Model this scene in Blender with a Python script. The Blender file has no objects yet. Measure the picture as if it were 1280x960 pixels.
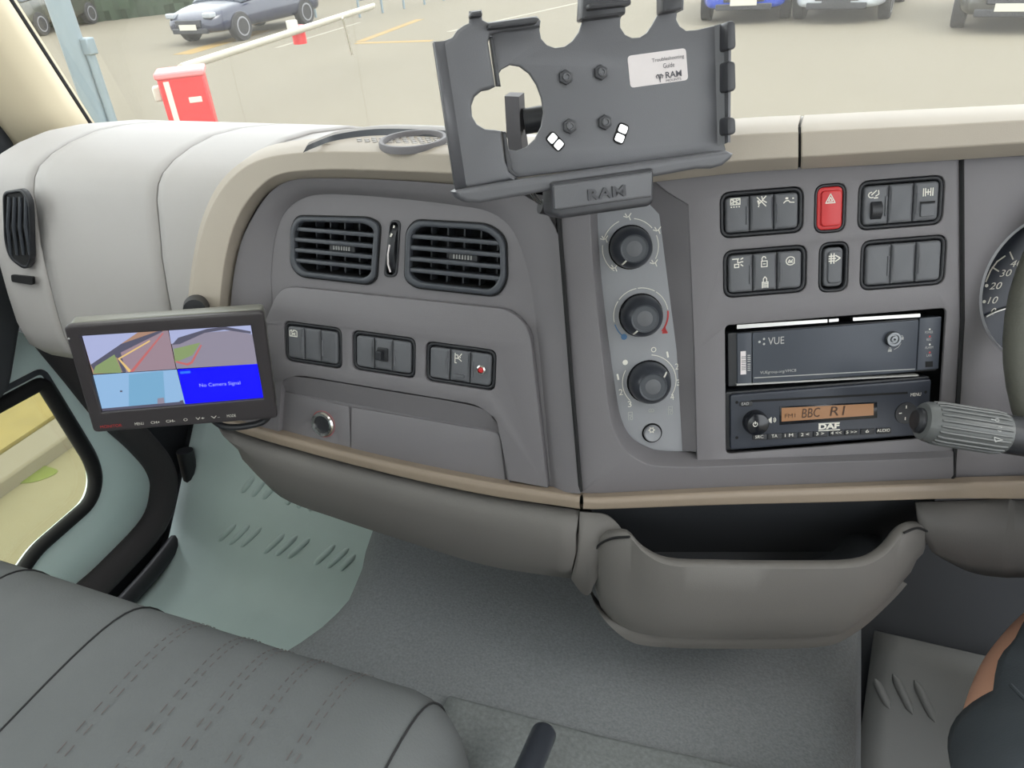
import bpy, bmesh, math, random
from math import sin, cos, radians, pi
from mathutils import Vector as V, Matrix

random.seed(4)
scene = bpy.context.scene
col = scene.collection

# ------------------------------------------------------------------ camera, sky, exposure
F = 950.0                                   # focal length in pixels of the 1280 wide frame
YAW, PITCH, ROLL = radians(23.5), radians(32), radians(4.5)
CAM = V((0, 0, 1.30))
FW = V((-sin(YAW) * cos(PITCH), cos(YAW) * cos(PITCH), -sin(PITCH)))
_rt = V((cos(YAW), sin(YAW), 0)); _up = _rt.cross(FW)
RT = _rt * cos(ROLL) - _up * sin(ROLL)
UP = _rt * sin(ROLL) + _up * cos(ROLL)
cd = bpy.data.cameras.new('camera'); cam = bpy.data.objects.new('camera', cd); col.objects.link(cam)
cd.sensor_fit = 'HORIZONTAL'; cd.sensor_width = 36.0; cd.lens = F / 1280 * 36.0; cd.clip_start = 0.02; cd.clip_end = 400
m3 = Matrix((RT, UP, -FW)).transposed()
cam.matrix_world = Matrix.Translation(CAM) @ m3.to_4x4()
scene.camera = cam

world = bpy.data.worlds.new('world'); scene.world = world; world.use_nodes = True
nt = world.node_tree; bg = nt.nodes['Background']
bg.inputs['Color'].default_value = (0.93, 0.97, 1.0, 1); bg.inputs['Strength'].default_value = 1.0
sd = bpy.data.lights.new('sun', 'SUN'); sd.energy = 0.5; sd.angle = radians(25); sd.color = (1, .97, .92)
sun = bpy.data.objects.new('sun', sd); col.objects.link(sun)
sun.rotation_euler = V((-0.75, 0.12, -0.85)).to_track_quat('-Z', 'Y').to_euler()
vs = scene.view_settings
vs.view_transform = 'Standard'; vs.look = 'None'; vs.gamma = 1.0; vs.use_curve_mapping = False
vs.exposure = 1.95

# ------------------------------------------------------------------ helpers
def ray(px, py): return FW + RT * ((px - 640) / F) - UP * ((py - 480) / F)
def hit(px, py, p0, n):
    d = ray(px, py); return CAM + d * ((V(p0) - CAM).dot(n) / d.dot(n))
def depth(px, py, z): return CAM + ray(px, py) * z

class Frame:
    """a flat place in the cab: origin, u to the right, v up, n out of the face"""
    def __init__(s, o, n, u):
        s.o = V(o); s.n = V(n).normalized(); u = V(u); s.u = (u - s.n * u.dot(s.n)).normalized(); s.v = s.n.cross(s.u)
    def M(s, off=0.0):
        m = Matrix((s.u, s.v, s.n)).transposed().to_4x4(); m.translation = s.o + s.n * off; return m
    def w(s, px, py, off=0.0): return hit(px, py, s.o + s.n * off, s.n)
    def q(s, px, py, off=0.0):
        d = s.w(px, py, off) - s.o; return (d.dot(s.u), d.dot(s.v))
    def qs(s, pts, off=0.0): return [s.q(p[0], p[1], off) for p in pts]
    def W(s, u, v, n=0.0): return s.o + s.u * u + s.v * v + s.n * n
    def moved(s, off): return Frame(s.o + s.n * off, s.n, s.u)

MW = {}
def reg(o, mw): MW[o.name] = mw
def place(o, parent, mw):
    col.objects.link(o)
    if parent is not None:
        o.parent = parent; o.matrix_local = MW[parent.name].inverted() @ mw
    else:
        o.matrix_local = mw
    reg(o, mw); return o
def thing(name, mw, label, cat, group=None):
    o = bpy.data.objects.new(name, None); o.empty_display_size = .02
    if isinstance(mw, (V, tuple)): mw = Matrix.Translation(V(mw))
    if isinstance(mw, Frame): mw = mw.M()
    place(o, None, mw); tag(o, label, cat, group); return o
def tag(o, label=None, cat=None, group=None, kind=None):
    if label: o['label'] = label
    if cat: o['category'] = cat
    if group: o['group'] = group
    if kind: o['kind'] = kind
    return o
I4 = Matrix.Identity(4)
def mw_of(x):
    if x is None: return I4
    if isinstance(x, Frame): return x.M()
    return x
def finish(name, me, mat, parent=None, at=None, sharp=35):
    """mesh data given in the coordinates of `at` (a Frame, a Matrix or None for the world)"""
    if mat is not None and len(me.materials) == 0: me.materials.append(mat)
    if len(me.polygons):
        me.polygons.foreach_set('use_smooth', [True] * len(me.polygons))
        me.set_sharp_from_angle(angle=radians(sharp))
    me.name = name
    o = bpy.data.objects.new(name, me)
    return place(o, parent, mw_of(at))
def from_bm(name, bm, mat, parent=None, at=None, sharp=35):
    me = bpy.data.meshes.new(name); bmesh.ops.recalc_face_normals(bm, faces=bm.faces[:]); bm.to_mesh(me); bm.free()
    return finish(name, me, mat, parent, at, sharp)
def pyd(name, vs_, fs, mat, parent=None, at=None, sharp=35, fix=True):
    bm = bmesh.new(); bv = [bm.verts.new(v) for v in vs_]
    for f in fs:
        try: bm.faces.new([bv[i] for i in f])
        except ValueError: pass
    if fix: return from_bm(name, bm, mat, parent, at, sharp)
    me = bpy.data.meshes.new(name); bm.to_mesh(me); bm.free(); return finish(name, me, mat, parent, at, sharp)

def plate_mesh(loops, z0, z1, bevel=0.0, res=1):
    cu = bpy.data.curves.new('outline', 'CURVE'); cu.dimensions = '2D'; cu.fill_mode = 'BOTH'
    bevel = min(bevel, (z1 - z0) * .49)
    cu.extrude = (z1 - z0) / 2 - bevel; cu.bevel_depth = bevel; cu.bevel_resolution = res; cu.offset = -bevel
    for lp in loops:
        sp = cu.splines.new('POLY'); sp.points.add(len(lp) - 1); sp.use_cyclic_u = True
        for p, c in zip(sp.points, lp): p.co = (c[0], c[1], 0, 1)
    ob = bpy.data.objects.new('outline', cu)
    me = bpy.data.meshes.new_from_object(ob)
    bpy.data.objects.remove(ob); bpy.data.curves.remove(cu)
    me.transform(Matrix.Translation((0, 0, (z0 + z1) / 2)))
    bm = bmesh.new(); bm.from_mesh(me); bmesh.ops.remove_doubles(bm, verts=bm.verts[:], dist=1e-6); bm.to_mesh(me); bm.free()
    me.materials.clear()
    return me
def plate(name, loops, z0, z1, mat, parent=None, at=None, bevel=0.0, res=1, sharp=35):
    if isinstance(loops[0][0], (int, float)): loops = [loops]
    return finish(name, plate_mesh(loops, z0, z1, bevel, res), mat, parent, at, sharp)
def rnd(pts, r, seg=5):
    """round the corners of a polygon"""
    out = []; n = len(pts)
    for i in range(n):
        p = V(pts[i]).to_2d(); a = V(pts[i - 1]).to_2d(); b = V(pts[(i + 1) % n]).to_2d()
        rr = r[i] if isinstance(r, (list, tuple)) else r
        da, db = (a - p), (b - p); la, lb = da.length, db.length
        d = min(rr, la * .48, lb * .48)
        if d < 1e-7: out.append((p.x, p.y)); continue
        s, e = p + da * (d / la), p + db * (d / lb)
        for k in range(seg + 1):
            t = k / seg; q = s * (1 - t) ** 2 + p * 2 * t * (1 - t) + e * t * t
            out.append((q.x, q.y))
    return out
def rrect(u0, v0, u1, v1, r, seg=5): return rnd([(u0, v0), (u1, v0), (u1, v1), (u0, v1)], r * 1.3, seg)
def circ(cx, cy, r, n=32, ry=None): return [(cx + r * cos(2 * pi * k / n), cy + (ry or r) * sin(2 * pi * k / n)) for k in range(n)]
def boxr(fr, quad, off=0.0):
    """axis aligned box in the frame from four pixel corners TL TR BR BL"""
    q = fr.qs(quad, off)
    return ((q[0][0] + q[3][0]) / 2, (q[2][1] + q[3][1]) / 2, (q[1][0] + q[2][0]) / 2, (q[0][1] + q[1][1]) / 2)
def lathe(name, prof, mat, parent=None, at=None, seg=32, sharp=35, cx=0, cy=0, cap=True):
    vs_, fs = [], []; n = len(prof)
    for r, z in prof:
        for k in range(seg):
            a = 2 * pi * k / seg; vs_.append((cx + r * cos(a), cy + r * sin(a), z))
    for i in range(n - 1):
        for k in range(seg):
            k2 = (k + 1) % seg; fs.append((i * seg + k, i * seg + k2, (i + 1) * seg + k2, (i + 1) * seg + k))
    if cap and prof[0][0] > 1e-6: fs.append(tuple(range(seg)))
    if cap and prof[-1][0] > 1e-6: fs.append(tuple((n - 1) * seg + k for k in range(seg)))
    bm = bmesh.new(); bv = [bm.verts.new(v) for v in vs_]
    for f in fs: bm.faces.new([bv[i] for i in f])
    bmesh.ops.remove_doubles(bm, verts=bm.verts[:], dist=1e-7)
    return from_bm(name, bm, mat, parent, at, sharp)
def spline(pts, sub=4, cyc=False):
    pts = [V(p) for p in pts]; n = len(pts); out = []
    for i in range(n if cyc else n - 1):
        p1, p2 = pts[i], pts[(i + 1) % n]
        p0 = pts[i - 1] if (cyc or i > 0) else p1 * 2 - p2
        p3 = pts[(i + 2) % n] if (cyc or i + 2 < n) else p2 * 2 - p1
        for k in range(sub):
            t = k / sub
            out.append(.5 * ((2 * p1) + (p2 - p0) * t + (2 * p0 - 5 * p1 + 4 * p2 - p3) * t * t + (3 * p1 - p0 - 3 * p2 + p3) * t ** 3))
    if not cyc: out.append(pts[-1])
    return out
def tube_bm(bm, path, r, seg=10, cyc=False, cap=True, flat=1.0):
    path = [V(p) for p in path]; n = len(path); rings = []; up = None
    for i, p in enumerate(path):
        a = path[i - 1] if (cyc or i) else p; b = path[(i + 1) % n] if (cyc or i < n - 1) else p
        t = (b - a).normalized()
        if up is None: up = t.orthogonal().normalized()
        x = (up - t * up.dot(t)).normalized(); y = t.cross(x); up = x
        rr = r[i] if isinstance(r, (list, tuple)) else r
        rings.append([bm.verts.new(p + x * (rr * cos(2 * pi * k / seg)) + y * (rr * flat * sin(2 * pi * k / seg))) for k in range(seg)])
    for i in range(n if cyc else n - 1):
        A, B = rings[i], rings[(i + 1) % n]
        for k in range(seg): bm.faces.new((A[k], A[(k + 1) % seg], B[(k + 1) % seg], B[k]))
    if cap and not cyc: bm.faces.new(rings[0][::-1]); bm.faces.new(rings[-1])
def tube(name, path, r, mat, parent=None, at=None, seg=10, cyc=False, sharp=50, flat=1.0):
    bm = bmesh.new(); tube_bm(bm, path, r, seg, cyc, True, flat); return from_bm(name, bm, mat, parent, at, sharp)
def loft(name, rows, mat, parent=None, at=None, sharp=35, thick=0.0, cyc=False, cap=False):
    bm = bmesh.new(); R_ = [[bm.verts.new(V(p)) for p in r] for r in rows]
    n = len(R_[0])
    for a, b in zip(R_[:-1], R_[1:]):
        for k in range(n if cyc else n - 1):
            k2 = (k + 1) % n
            try: bm.faces.new((a[k], a[k2], b[k2], b[k]))
            except ValueError: pass
    if cap:
        for r in (R_[0], R_[-1]):
            try: bm.faces.new(r)
            except ValueError: pass
    bmesh.ops.remove_doubles(bm, verts=bm.verts[:], dist=1e-6)
    o = from_bm(name, bm, mat, parent, at, sharp)
    if thick:
        md = o.modifiers.new('thickness', 'SOLIDIFY'); md.thickness = abs(thick); md.offset = -1 if thick > 0 else 1
    return o
def lerp(a, b, t): return a + (b - a) * t
def rows_between(r0, r1, ts): return [[V(a).lerp(V(b), t) for a, b in zip(r0, r1)] for t in ts]
def box_bm(bm, c, s, rot=None):
    c = V(c); vs_ = []
    for dx in (-.5, .5):
        for dy in (-.5, .5):
            for dz in (-.5, .5):
                p = V((dx * s[0], dy * s[1], dz * s[2]))
                if rot is not None: p = rot @ p
                vs_.append(bm.verts.new(c + p))
    for f in ((0, 1, 3, 2), (4, 6, 7, 5), (0, 4, 5, 1), (2, 3, 7, 6), (0, 2, 6, 4), (1, 5, 7, 3)): bm.faces.new([vs_[i] for i in f])
def bevel_mod(o, w, seg=2, ang=40):
    m = o.modifiers.new('soft edges', 'BEVEL'); m.width = w; m.segments = seg; m.limit_method = 'ANGLE'; m.angle_limit = radians(ang); return o
def box(name, c, s, mat, parent=None, at=None, bevel=0.0, rot=None):
    bm = bmesh.new(); box_bm(bm, c, s, rot); o = from_bm(name, bm, mat, parent, at)
    if bevel: bevel_mod(o, bevel)
    return o
def ribbons_bm(bm, polys, w, z):
    for pl in polys:
        pts = [V(p).to_2d() for p in pl]
        for a, b in zip(pts[:-1], pts[1:]):
            d = (b - a)
            if d.length < 1e-9: continue
            d.normalize(); s = V((-d.y, d.x)) * w / 2; e = d * w * .3
            bm.faces.new([bm.verts.new((q.x, q.y, z)) for q in (a - s - e, b - s + e, b + s + e, a + s - e)])
def icon(fr, cx, cy, wpx, polys, mat, parent, off, lw=.09, hpx=None, name='icon', dots=()):
    """a printed pictogram drawn in a unit square centred on the pixel"""
    c = V(fr.q(cx, cy, off)); e = V(fr.q(cx + wpx, cy, off)); k = (e - c).length
    bm = bmesh.new(); kh = k * ((hpx or wpx) / wpx)
    ribbons_bm(bm, [[(c.x + (p[0] - .5) * k, c.y + (p[1] - .5) * kh) for p in pl] for pl in polys], lw * k, off + .0003)
    for d in dots:
        bm.faces.new([bm.verts.new((c.x + (x) * k, c.y + y * kh, off + .0003)) for x, y in [(d[0] - .5 + d[2] * cos(a * pi / 4), d[1] - .5 + d[2] * sin(a * pi / 4)) for a in range(8)]])
    me = bpy.data.meshes.new(name)
    for f in bm.faces:
        f.normal_update()
        if f.normal.z < 0: f.normal_flip()
    bm.to_mesh(me); bm.free()
    return finish(name, me, mat, parent, fr)
def text_mesh(s, extrude=0.0, shear=0.0, bold=0.0):
    cu = bpy.data.curves.new('letters', 'FONT'); cu.body = s; cu.size = 1; cu.extrude = extrude; cu.shear = shear; cu.resolution_u = 3; cu.offset = bold
    ob = bpy.data.objects.new('letters', cu); me = bpy.data.meshes.new_from_object(ob)
    bpy.data.objects.remove(ob); bpy.data.curves.remove(cu); me.materials.clear(); return me
def text(fr, s, pl, pr, hpx, mat, parent, off, name='lettering', extrude=0.0, shear=0.0, bold=0.0):
    """letters whose base line runs from pixel pl to pixel pr, hpx tall"""
    me = text_mesh(s, 1.0 if extrude else 0.0, shear, bold)
    xs = [v.co.x for v in me.vertices]; ys = [v.co.y for v in me.vertices]
    a, b = V(fr.q(*pl, off)), V(fr.q(*pr, off)); h = (V(fr.q(pl[0], pl[1] - hpx, off)) - a).length
    x0, x1, y0, y1 = min(xs), max(xs), min(0, min(ys)), max(ys)
    d = (b - a); w = d.length; d.normalize(); nrm = V((-d.y, d.x))
    for v in me.vertices:
        p = a + d * ((v.co.x - x0) / (x1 - x0) * w) + nrm * ((v.co.y - y0) / (y1 - y0) * h)
        v.co = (p.x, p.y, off + .0003 + (v.co.z * extrude if extrude else 0))
    return finish(name, me, mat, parent, fr)
def arc(cx, cy, r, a0, a1, n=16): return [(cx + r * cos(radians(lerp(a0, a1, k / n))), cy + r * sin(radians(lerp(a0, a1, k / n)))) for k in range(n + 1)]

# ------------------------------------------------------------------ materials
def lin(c): return tuple(((x / 255) / 12.92 if x / 255 <= .04045 else ((x / 255 + .055) / 1.055) ** 2.4) for x in c)
MAT = {}
def mat(name, rgb, rough=.5, metal=0.0, bump=0.0, bscale=900, var=0.06, vscale=9, emit=None, es=1.0, spec=.5, coat=0.0):
    m = bpy.data.materials.new(name); m.use_nodes = True; t = m.node_tree; b = t.nodes['Principled BSDF']
    c = lin(rgb); tc = t.nodes.new('ShaderNodeTexCoord')
    if var:
        n = t.nodes.new('ShaderNodeTexNoise'); n.inputs['Scale'].default_value = vscale; n.inputs['Detail'].default_value = 4
        mx = t.nodes.new('ShaderNodeMix'); mx.data_type = 'RGBA'
        mx.inputs['A'].default_value = (*[x * (1 - var) for x in c], 1); mx.inputs['B'].default_value = (*[min(1, x * (1 + var)) for x in c], 1)
        t.links.new(tc.outputs['Object'], n.inputs['Vector']); t.links.new(n.outputs['Fac'], mx.inputs['Factor']); t.links.new(mx.outputs['Result'], b.inputs['Base Color'])
    else: b.inputs['Base Color'].default_value = (*c, 1)
    b.inputs['Roughness'].default_value = rough; b.inputs['Metallic'].default_value = metal; b.inputs['Specular IOR Level'].default_value = spec
    if coat: b.inputs['Coat Weight'].default_value = coat; b.inputs['Coat Roughness'].default_value = .08
    if bump:
        n2 = t.nodes.new('ShaderNodeTexNoise'); n2.inputs['Scale'].default_value = bscale; n2.inputs['Detail'].default_value = 2
        bp = t.nodes.new('ShaderNodeBump'); bp.inputs['Strength'].default_value = bump; bp.inputs['Distance'].default_value = .0006
        t.links.new(tc.outputs['Object'], n2.inputs['Vector']); t.links.new(n2.outputs['Fac'], bp.inputs['Height']); t.links.new(bp.outputs['Normal'], b.inputs['Normal'])
    if emit: b.inputs['Emission Color'].default_value = (*lin(emit), 1); b.inputs['Emission Strength'].default_value = es
    MAT[name] = m; return m
def glass(name, tint, gloss=.06, haze=.03):
    m = bpy.data.materials.new(name); m.use_nodes = True; t = m.node_tree; t.nodes.clear()
    out = t.nodes.new('ShaderNodeOutputMaterial'); tr = t.nodes.new('ShaderNodeBsdfTransparent'); tr.inputs['Color'].default_value = (*tint, 1)
    gl = t.nodes.new('ShaderNodeBsdfGlossy'); gl.inputs['Roughness'].default_value = .03
    df = t.nodes.new('ShaderNodeBsdfDiffuse'); df.inputs['Color'].default_value = (.8, .78, .72, 1)
    tc = t.nodes.new('ShaderNodeTexCoord'); nz = t.nodes.new('ShaderNodeTexNoise'); nz.inputs['Scale'].default_value = 6; nz.inputs['Detail'].default_value = 6
    mr = t.nodes.new('ShaderNodeMapRange'); mr.inputs['To Min'].default_value = haze * .4; mr.inputs['To Max'].default_value = haze * 1.6
    t.links.new(tc.outputs['Object'], nz.inputs['Vector']); t.links.new(nz.outputs['Fac'], mr.inputs['Value'])
    a = t.nodes.new('ShaderNodeMixShader'); a.inputs['Fac'].default_value = gloss; b = t.nodes.new('ShaderNodeMixShader')
    t.links.new(tr.outputs[0], a.inputs[1]); t.links.new(gl.outputs[0], a.inputs[2]); t.links.new(mr.outputs[0], b.inputs['Fac'])
    t.links.new(a.outputs[0], b.inputs[1]); t.links.new(df.outputs[0], b.inputs[2]); t.links.new(b.outputs[0], out.inputs[0])
    MAT[name] = m; return m
DASH = mat('dash_dark_grey', (112, 109, 112), .55, bump=.25, bscale=1400)
DASH2 = mat('dash_heater_grey', (140, 141, 145), .5, bump=.2, bscale=1400)
ROLL_M = mat('dash_light_grey', (176, 172, 170), .6, bump=.25, bscale=1200)
BEIGE = mat('beige_trim', (170, 160, 147), .55, bump=.2, bscale=1200)
KNEE = mat('knee_panel_grey', (100, 97, 94), .6, bump=.25, bscale=1200)
KNEE2 = mat('shaded_panel_grey', (78, 75, 73), .6, bump=.25, bscale=1200)  # darker panel grey, shade from the steering column put into the colour
STRIP = mat('taupe_strip', (138, 124, 109), .5, bump=.15)
SWITCH = mat('switch_grey', (92, 93, 97), .5, bump=.1)
BLACK = mat('black_plastic', (38, 39, 43), .45, bump=.1)
GAP = mat('deep_black', (16, 16, 18), .8)
GLOSSB = mat('gloss_black', (26, 28, 33), .18, var=.02)
VENT = mat('vent_plastic', (66, 69, 75), .4, bump=.08)
WHITE = mat('white_print', (225, 222, 212), .6, var=0)
SOFTW = mat('dull_print', (170, 170, 168), .6, var=0)
REDP = mat('hazard_red', (196, 44, 46), .4, var=.03)
REDPR = mat('red_print', (190, 60, 60), .6, var=0)
BLUEPR = mat('blue_print', (70, 110, 150), .6, var=0)
CHROME = mat('chrome', (215, 215, 212), .18, 1.0, var=.02)
LOCKM = mat('lock_metal', (120, 122, 124), .42, 1.0, var=.03)
STALK = mat('stalk_grey', (92, 94, 94), .38, bump=.1)
STEEL = mat('brushed_steel', (190, 190, 186), .35, 1.0, bump=.1, bscale=300)
UNIT = mat('recorder_black', (57, 62, 72), .42, var=.03)
RADIO = mat('radio_black', (48, 52, 62), .4, var=.03)
LCD = mat('orange_lcd', (70, 48, 30), .3, emit=(150, 104, 58), es=.19, var=.05, vscale=40)
LCDT = mat('lcd_dark', (52, 32, 22), .5, var=0)
CRADLE = mat('cradle_plastic', (96, 96, 100), .36, bump=.25, bscale=1500)
CRADLED = mat('cradle_dark', (62, 62, 66), .4, bump=.15, bscale=1500)
PAPER = mat('sticker_paper', (222, 214, 214), .6, var=.03, vscale=60)
INK = mat('sticker_ink', (92, 90, 96), .7, var=0)
SEAT = mat('seat_fabric', (107, 110, 111), .85, bump=.6, bscale=420, var=.14, vscale=14)
SEATD = mat('seat_seam', (44, 44, 46), .8)
STITCH = mat('seat_stitch', (112, 104, 102), .8)
CARPET = mat('felt_carpet', (114, 117, 119), .95, bump=1.0, bscale=420, var=.38, vscale=330)
RIBMAT = mat('ribbed_carpet', (116, 120, 120), .95, bump=1.0, bscale=300, var=.4, vscale=220)
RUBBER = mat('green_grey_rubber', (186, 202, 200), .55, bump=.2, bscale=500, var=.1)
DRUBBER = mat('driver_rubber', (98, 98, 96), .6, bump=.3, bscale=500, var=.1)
DOORP = mat('door_paint', (222, 240, 238), .3, var=.03)
SEAL = mat('rubber_seal', (60, 56, 58), .7)
FIRE = mat('firewall_dark', (48, 50, 54), .8)
HEAD = mat('headlining', (222, 218, 208), .9, bump=.2, bscale=300)
PILLAR = mat('pillar_cream', (200, 188, 162), .6, bump=.15)
LEATH = mat('wheel_leather', (88, 88, 80), .5, bump=.8, bscale=260)
DIAL = mat('dial_face', (48, 52, 62), .4, var=.05)
DIALR = mat('dial_ring', (150, 150, 154), .35)
MON = mat('monitor_black', (58, 54, 56), .4, var=.03)
MONTOP = mat('monitor_shell', (120, 120, 112), .35, var=.03)  # lighter than the bezel, sky reflection put into the colour
SKIN = mat('skin', (222, 168, 140), .55, bump=.2, bscale=400)
CLOTH = mat('dark_cloth', (62, 68, 74), .9, bump=.5, bscale=500, var=.15, vscale=25)
ASPH = mat('asphalt', (104, 98, 83), .95, bump=.5, bscale=60, var=.09, vscale=.35)
GLASS = glass('window_glass', (.96, .97, .95), .05, .10)
KGLASS = glass('kerb_glass', (.95, .96, .88), .05, .03)

# ------------------------------------------------------------------ frames of the dashboard
TILT = radians(18)
P0 = depth(1035, 520, .714)
NR = V((sin(YAW), -cos(YAW), 0)) * cos(TILT) + V((0, 0, sin(TILT)))
FR = Frame(P0, NR, (cos(YAW), sin(YAW), 0))                       # centre console face, turned to the driver
SEAM = FR.w(727, 615)
FL = Frame(SEAM, (0, -cos(TILT), sin(TILT)), (1, 0, 0))           # passenger side of the console, straight across the cab

def struct(o): o['kind'] = 'structure'; return o
# ------------------------------------------------------------------ the cab shell
FD = Frame((-1.12, 0, 0), (1, 0, 0), (0, 1, 0))                   # inner face of the passenger door: u = forward, v = up
XL, XR, ZF, ZC = -1.16, .95, .22, 1.92

struct(plate('floor', [(XL, -.85), (XR, -.85), (XR, .72), (XL, .72)], ZF - .04, ZF - .004, FIRE, None, Matrix.Identity(4)))
xs = [XL, -.9, -.55, .0, .4, XR]
struct(loft('wall_front', [[(x, y, z) for x in xs] for y, z in ((.72, ZF - .01), (.75, ZF), (.80, ZF + .04), (1.0, ZF + .28), (1.08, .60), (1.12, .96))], FIRE, thick=.01))
# side wall with the door opening
opening = FD.qs([(45, 405), (90, 465), (130, 512), (172, 548), (204, 582), (208, 615), (193, 660), (136, 722), (60, 800)]) + [(.30, .24), (-.45, .24), (-.45, 1.80), (.58, 1.80), (.785, 1.08)]
for nm, x0, mirror in (('wall_left', XL, False), ('wall_right', XR, True)):
    m = Matrix.Translation((x0, 0, 0)) @ FD.M().to_3x3().to_4x4()
    outer = [(-.85, .1), (1.12, .1), (1.12, .9), (.95, 1.0), (.66, ZC), (-.85, ZC)]
    struct(plate(nm, [outer, rnd(opening, .03)], -.02, .02, FIRE, None, m))
struct(plate('wall_rear', [[(XL, .1), (XR, .1), (XR, ZC), (XL, ZC)], rrect(-.95, 1.12, .75, 1.76, .08)], -.02, .02, HEAD, None, Frame((0, -.87, 0), (0, -1, 0), (1, 0, 0)).M()))
w5 = struct(plate('added_window_5', rrect(-.96, 1.11, .76, 1.77, .08), -.004, 0, GLASS, None, Frame((0, -.87, 0), (0, -1, 0), (1, 0, 0)).M())); tag(w5, 'added rear window pane letting daylight in behind the seats')  # unseen rear window, added to light the dash faces
struct(plate('ceiling', [[(XL, -.87), (XR, -.87), (XR, .66), (XL, .66)], rrect(-.80, -.30, .30, .38, .06)], ZC, ZC + .03, HEAD, None, I4))
hw_ = struct(plate('added_window_6', rrect(-.81, -.31, .31, .39, .06), ZC + .012, ZC + .018, GLASS, None, I4)); tag(hw_, 'added glass roof hatch letting daylight in above the seats')  # unseen roof hatch, added to brighten the seats and floor

# windscreen: one curved pane
def screen_y(x, z): return 1.14 - .20 * ((x + .1) / 1.0) ** 2 - .30 * (z - 1.0)
xs = [-1.12 + k * .102 for k in range(21)]
xh = [-1.12 + k * .204 for k in range(11)]
hd = struct(loft('added_trim_3', [[(x, screen_y(x, z) - d, z) for x in xh] for z, d in ((1.92, .0), (1.75, .02), (1.56, .03), (1.55, .06), (1.57, .10), (1.92, .22))], HEAD, sharp=40)); tag(hd, 'added header panel and visor blocking sky light above the windscreen')  # unseen visor, added to cut sky light on the dash top
w1 = struct(loft('window_1', [[(x, screen_y(x, z), z) for x in xs] for z in (.94, 1.1, 1.3, 1.5, 1.7, 1.9)], GLASS, sharp=80))
tag(w1, 'wide curved windscreen pane above the dashboard')
# cream A pillars with the black edge of the glass
for sgn, nm in ((1, 'trim_1'), (-1, 'trim_2')):
    def mx(x): return x if sgn > 0 else (-.2 - x)
    cols = []
    for k in range(9):
        z = lerp(.98, 1.93, k / 8); yg = .907 - .315 * (z - 1.039); yl = yg - .105 - .03 * (z - 1.0)
        cols.append([(mx(-1.10), yg + .02, z), (mx(-1.095), yg, z), (mx(-1.075), yg - .012, z), (mx(-1.055), yg - .045, z), (mx(-1.065), yg - .075, z), (mx(-1.10), yl, z), (mx(-1.14), yl, z)])
    pl = struct(loft(nm, cols, PILLAR, sharp=60, thick=.006))
    tube('glass_seal', [(mx(-1.084), c[1][1] + .002, c[1][2]) for c in cols], .006, GAP, pl)
tag(bpy.data.objects['trim_1'], 'cream windscreen pillar at the left of the dashboard')
tag(bpy.data.objects['trim_2'], 'cream windscreen pillar on the driver side')

# passenger door with its low kerb window
d1 = bpy.data.objects.new('door_1', None); place(d1, None, Matrix.Translation((-1.12, .2, .24))); struct(d1); tag(d1, 'pale green painted passenger door with a low kerb window')
kerb_px = [(-60, 530), (52, 478), (112, 575), (119, 600), (112, 628), (44, 687), (-60, 770)]
kw = FD.qs(kerb_px); kw[0] = (.42, .72); kw[-1] = (.42, .40)
kwr = rnd(kw, [.03, .012, .03, .03, .03, .02, .03])
skin_out = FD.qs([(55, 425), (98, 478), (138, 522), (180, 565), (196, 600), (184, 650), (124, 715), (60, 775)]) + [(.28, .26), (-.44, .26), (-.44, .80), (.66, .82)]
plate('door_skin', [skin_out, kwr], -.02, .0, DOORP, d1, FD, bevel=.003)
kc = (sum(p[0] for p in kwr) / len(kwr), sum(p[1] for p in kwr) / len(kwr))
ring = lambda s: [(kc[0] + (p[0] - kc[0]) * s, kc[1] + (p[1] - kc[1]) * s) for p in kwr]
tube('window_seal', [FD.W(p[0], p[1], .002) for p in ring(1.0)], .0115, GAP, d1, cyc=True, seg=8)
tube('window_channel', [FD.W(p[0], p[1], .0) for p in ring(1.11)], .005, VENT, d1, cyc=True, seg=8)
kp = struct(plate('window_2', ring(1.03), -.014, -.010, KGLASS, None, FD)); tag(kp, 'low kerb window pane in the passenger door')
plate('door_pad', rnd([(-.44, .745), (.60, .735), (.66, .82), (.74, .93), (.75, 1.03), (-.44, 1.03)], .03), 0, .05, FIRE, d1, FD, bevel=.012, res=3)
upper = [(-.40, 1.06), (.745, 1.06), (.56, 1.76), (-.40, 1.76)]
plate('window_frame', [[(-.45, 1.0), (.79, 1.0), (.79, 1.08), (.60, 1.80), (-.45, 1.80)], rnd(upper, .05)], -.02, .01, FIRE, d1, FD, bevel=.004)
up = struct(plate('window_3', [(-.42, 1.04), (.76, 1.04), (.57, 1.78), (-.42, 1.78)], -.014, -.010, GLASS, None, FD)); tag(up, 'side window pane above the passenger door')
# broad rubber seal round the door opening
sp = FD.qs([(38, 400), (88, 462), (128, 512), (168, 550), (192, 580), (198, 610), (184, 655), (128, 716), (60, 782)]) + [(.26, .245)]
sl = spline([FD.W(p[0], p[1], .012) for p in sp], 5)
ds = tube('door_seal', sl, .026, SEAL, None, seg=14, flat=.75); tag(ds, 'broad dark rubber seal curving round the passenger door opening', 'door seal')
sill = FD.qs([(216, 560), (226, 610), (216, 655), (180, 705), (120, 770)])
sb = tube('sill_trim', spline([FD.W(p[0], p[1], .03) for p in sill], 5), .016, BLACK, None, seg=12); tag(sb, 'black sill trim inside the door seal beside the footwell', 'trim')
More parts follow.
